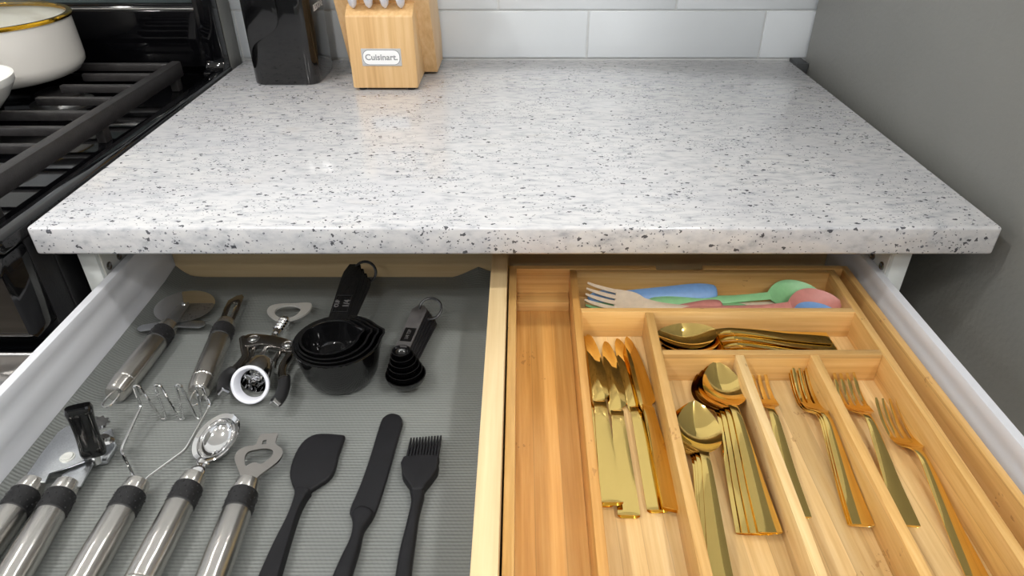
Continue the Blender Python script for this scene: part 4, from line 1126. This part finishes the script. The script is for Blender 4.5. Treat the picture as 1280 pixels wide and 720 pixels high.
# back guard
bg = obj('back_guard', prism_x(RX0 + 0.002, RX1 - 0.012, [(0.600, -0.012), (0.585, 0.004), (0.580, 0.094), (0.586, 0.100), (0.586, 0.104), (0.642, 0.104), (0.642, -0.012)], 0.002), 'enamel', rg)
obj('console', prism_x(RX0 + 0.03, RX1 - 0.040, [(0.594, 0.104), (0.600, 0.25), (0.642, 0.25), (0.642, 0.104)], 0.001), 'console', bg)
obj('console_frame', prism_x(RX0 + 0.002, RX1 - 0.012, [(0.582, 0.252), (0.582, 0.30), (0.642, 0.30), (0.642, 0.252)], 0.003), 'enamel', bg)
obj('bright_edge', box(RX0 + 0.02, RX1 - 0.030, 0.5790, 0.5850, 0.0955, 0.0985, 0.001), 'rangesteel', bg)
for x0, x1 in ((RX1 - 0.034, RX1 - 0.002), (RX0, RX0 + 0.03)):
    pr = [Vector((0.555, 0.0005, 0)), Vector((0.572, 0.006, 0)), Vector((0.578, 0.022, 0)), Vector((0.576, 0.060, 0)), Vector((0.577, 0.12, 0)), Vector((0.579, 0.30, 0))]
    pr = [(p.x, p.y) for p in smooth_loop(pr, 5, False)] + [(0.645, 0.30), (0.645, -0.012), (0.555, -0.012)]
    obj('end_post', prism_x(x0, x1, pr, 0.004), 'enamel', bg)
obj('end_cap', box(RX1 - 0.0022, RX1 + 0.0005, 0.598, 0.644, -0.012, 0.298, 0.0008), 'fridge', bg)

# ---- pan grate (lifts off): heavy side bars and cross bars
def make_grate(x0, x1, y0, y1, label):
    t = thing('stove_grate', label, 'stove grate', ((x0 + x1) / 2, (y0 + y1) / 2, -0.012), 0, 'cast iron grates on the cooktop')
    zt, zb = 0.030, 0.006
    for a in (x0, x1 - 0.016): obj('side_bar', box(a, a + 0.016, y0, y1, zb, zt, 0.003), 'iron', t)
    n = 9
    for k in range(n):
        y = y0 + 0.012 + (y1 - y0 - 0.024) * k / (n - 1)
        full = k in (0, 4, 8)
        if full: obj('cross_bar', box(x0 + 0.016, x1 - 0.016, y - 0.0048, y + 0.0048, zt - 0.013, zt - 0.001, 0.002), 'iron', t)
        else:
            obj('finger_bar', box(x0 + 0.016, x0 + 0.016 + 0.105, y - 0.0048, y + 0.0048, zt - 0.012, zt - 0.001, 0.002), 'iron', t)
            obj('finger_bar', box(x1 - 0.016 - 0.105, x1 - 0.016, y - 0.0048, y + 0.0048, zt - 0.012, zt - 0.001, 0.002), 'iron', t)
    for x in (x0 + 0.008, x1 - 0.008):
        for y in (y0 + 0.02, (y0 + y1) / 2, y1 - 0.02):
            obj('foot', box(x - 0.006, x + 0.006, y - 0.008, y + 0.008, -0.0118, zb + 0.001, 0.001), 'iron', t)
make_grate(-0.870, -0.546, 0.022, 0.520, 'black cast iron grate holding the cream pot, next to the countertop')
make_grate(-1.215, -0.885, 0.022, 0.520, 'black cast iron grate on the far side of the cooktop')

# ---- cream pot with glass lid
pc = Vector((-0.776, 0.436, 0.030))
pt = thing('cooking_pot', 'cream enamel cooking pot on the cast iron grate', 'pot', pc)
obj('body', lathe([(0, 0), (0, 0.094), (0.004, 0.104), (0.014, 0.1115), (0.022, 0.1125), (0.074, 0.1110), (0.0785, 0.1115), (0.0785, 0.1085), (0.020, 0.1095), (0.006, 0.100), (0.004, 0)], pc, (0, 0, 1), 64), 'pot', pt)
ld = thing('pot_lid', 'domed glass lid with gold rim on the cream pot', 'lid', pc + Vector((0, 0, 0.079)))
obj('glass', lathe([(0.0005, 0.108), (0.004, 0.1075), (0.012, 0.092), (0.020, 0.064), (0.025, 0.028), (0.026, 0.0), (0.0235, 0.0), (0.0225, 0.028), (0.0175, 0.064), (0.0095, 0.091), (0.0015, 0.106), (0.0005, 0.108)], pc + Vector((0, 0, 0.079)), (0, 0, 1), 64), 'glass', ld)
obj('rim', lathe([(0.0, 0.106), (0.0, 0.1135), (0.003, 0.1140), (0.0052, 0.1125), (0.0052, 0.1065), (0.003, 0.1055), (0, 0.106)], pc + Vector((0, 0, 0.079)), (0, 0, 1), 64), 'brass', ld)
lc = pc + Vector((0, 0, 0.105))
hdl = obj('handle', tube(smooth_loop([lc + Vector(p) for p in ((0.032, -0.014, -0.001), (0.034, -0.015, 0.012), (0.020, -0.009, 0.030), (-0.020, 0.009, 0.030), (-0.034, 0.015, 0.012), (-0.032, 0.014, -0.001))], 5, False), 0.0042, 12, flat=0.7), 'brass', ld)
for s in (1, -1):
    obj('handle_foot', lathe([(-0.006, 0.0075), (0.001, 0.0075), (0.003, 0.005), (0.003, 0)], lc + Vector((0.032 * s, -0.014 * s, -0.001)), (0, 0, 1), 16), 'chrome', ld)
# ---- small white bowl
bc = Vector((-0.7205, 0.245, 0.030))
tag(obj('bowl', lathe([(0, 0), (0, 0.046), (0.004, 0.052), (0.020, 0.068), (0.036, 0.0785), (0.038, 0.0800), (0.046, 0.0805), (0.046, 0.0775), (0.034, 0.075), (0.018, 0.064), (0.005, 0.047), (0.003, 0)], bc, (0, 0, 1), 56), 'bowl'),
    'small white bowl on the grate at the left picture edge', 'bowl')
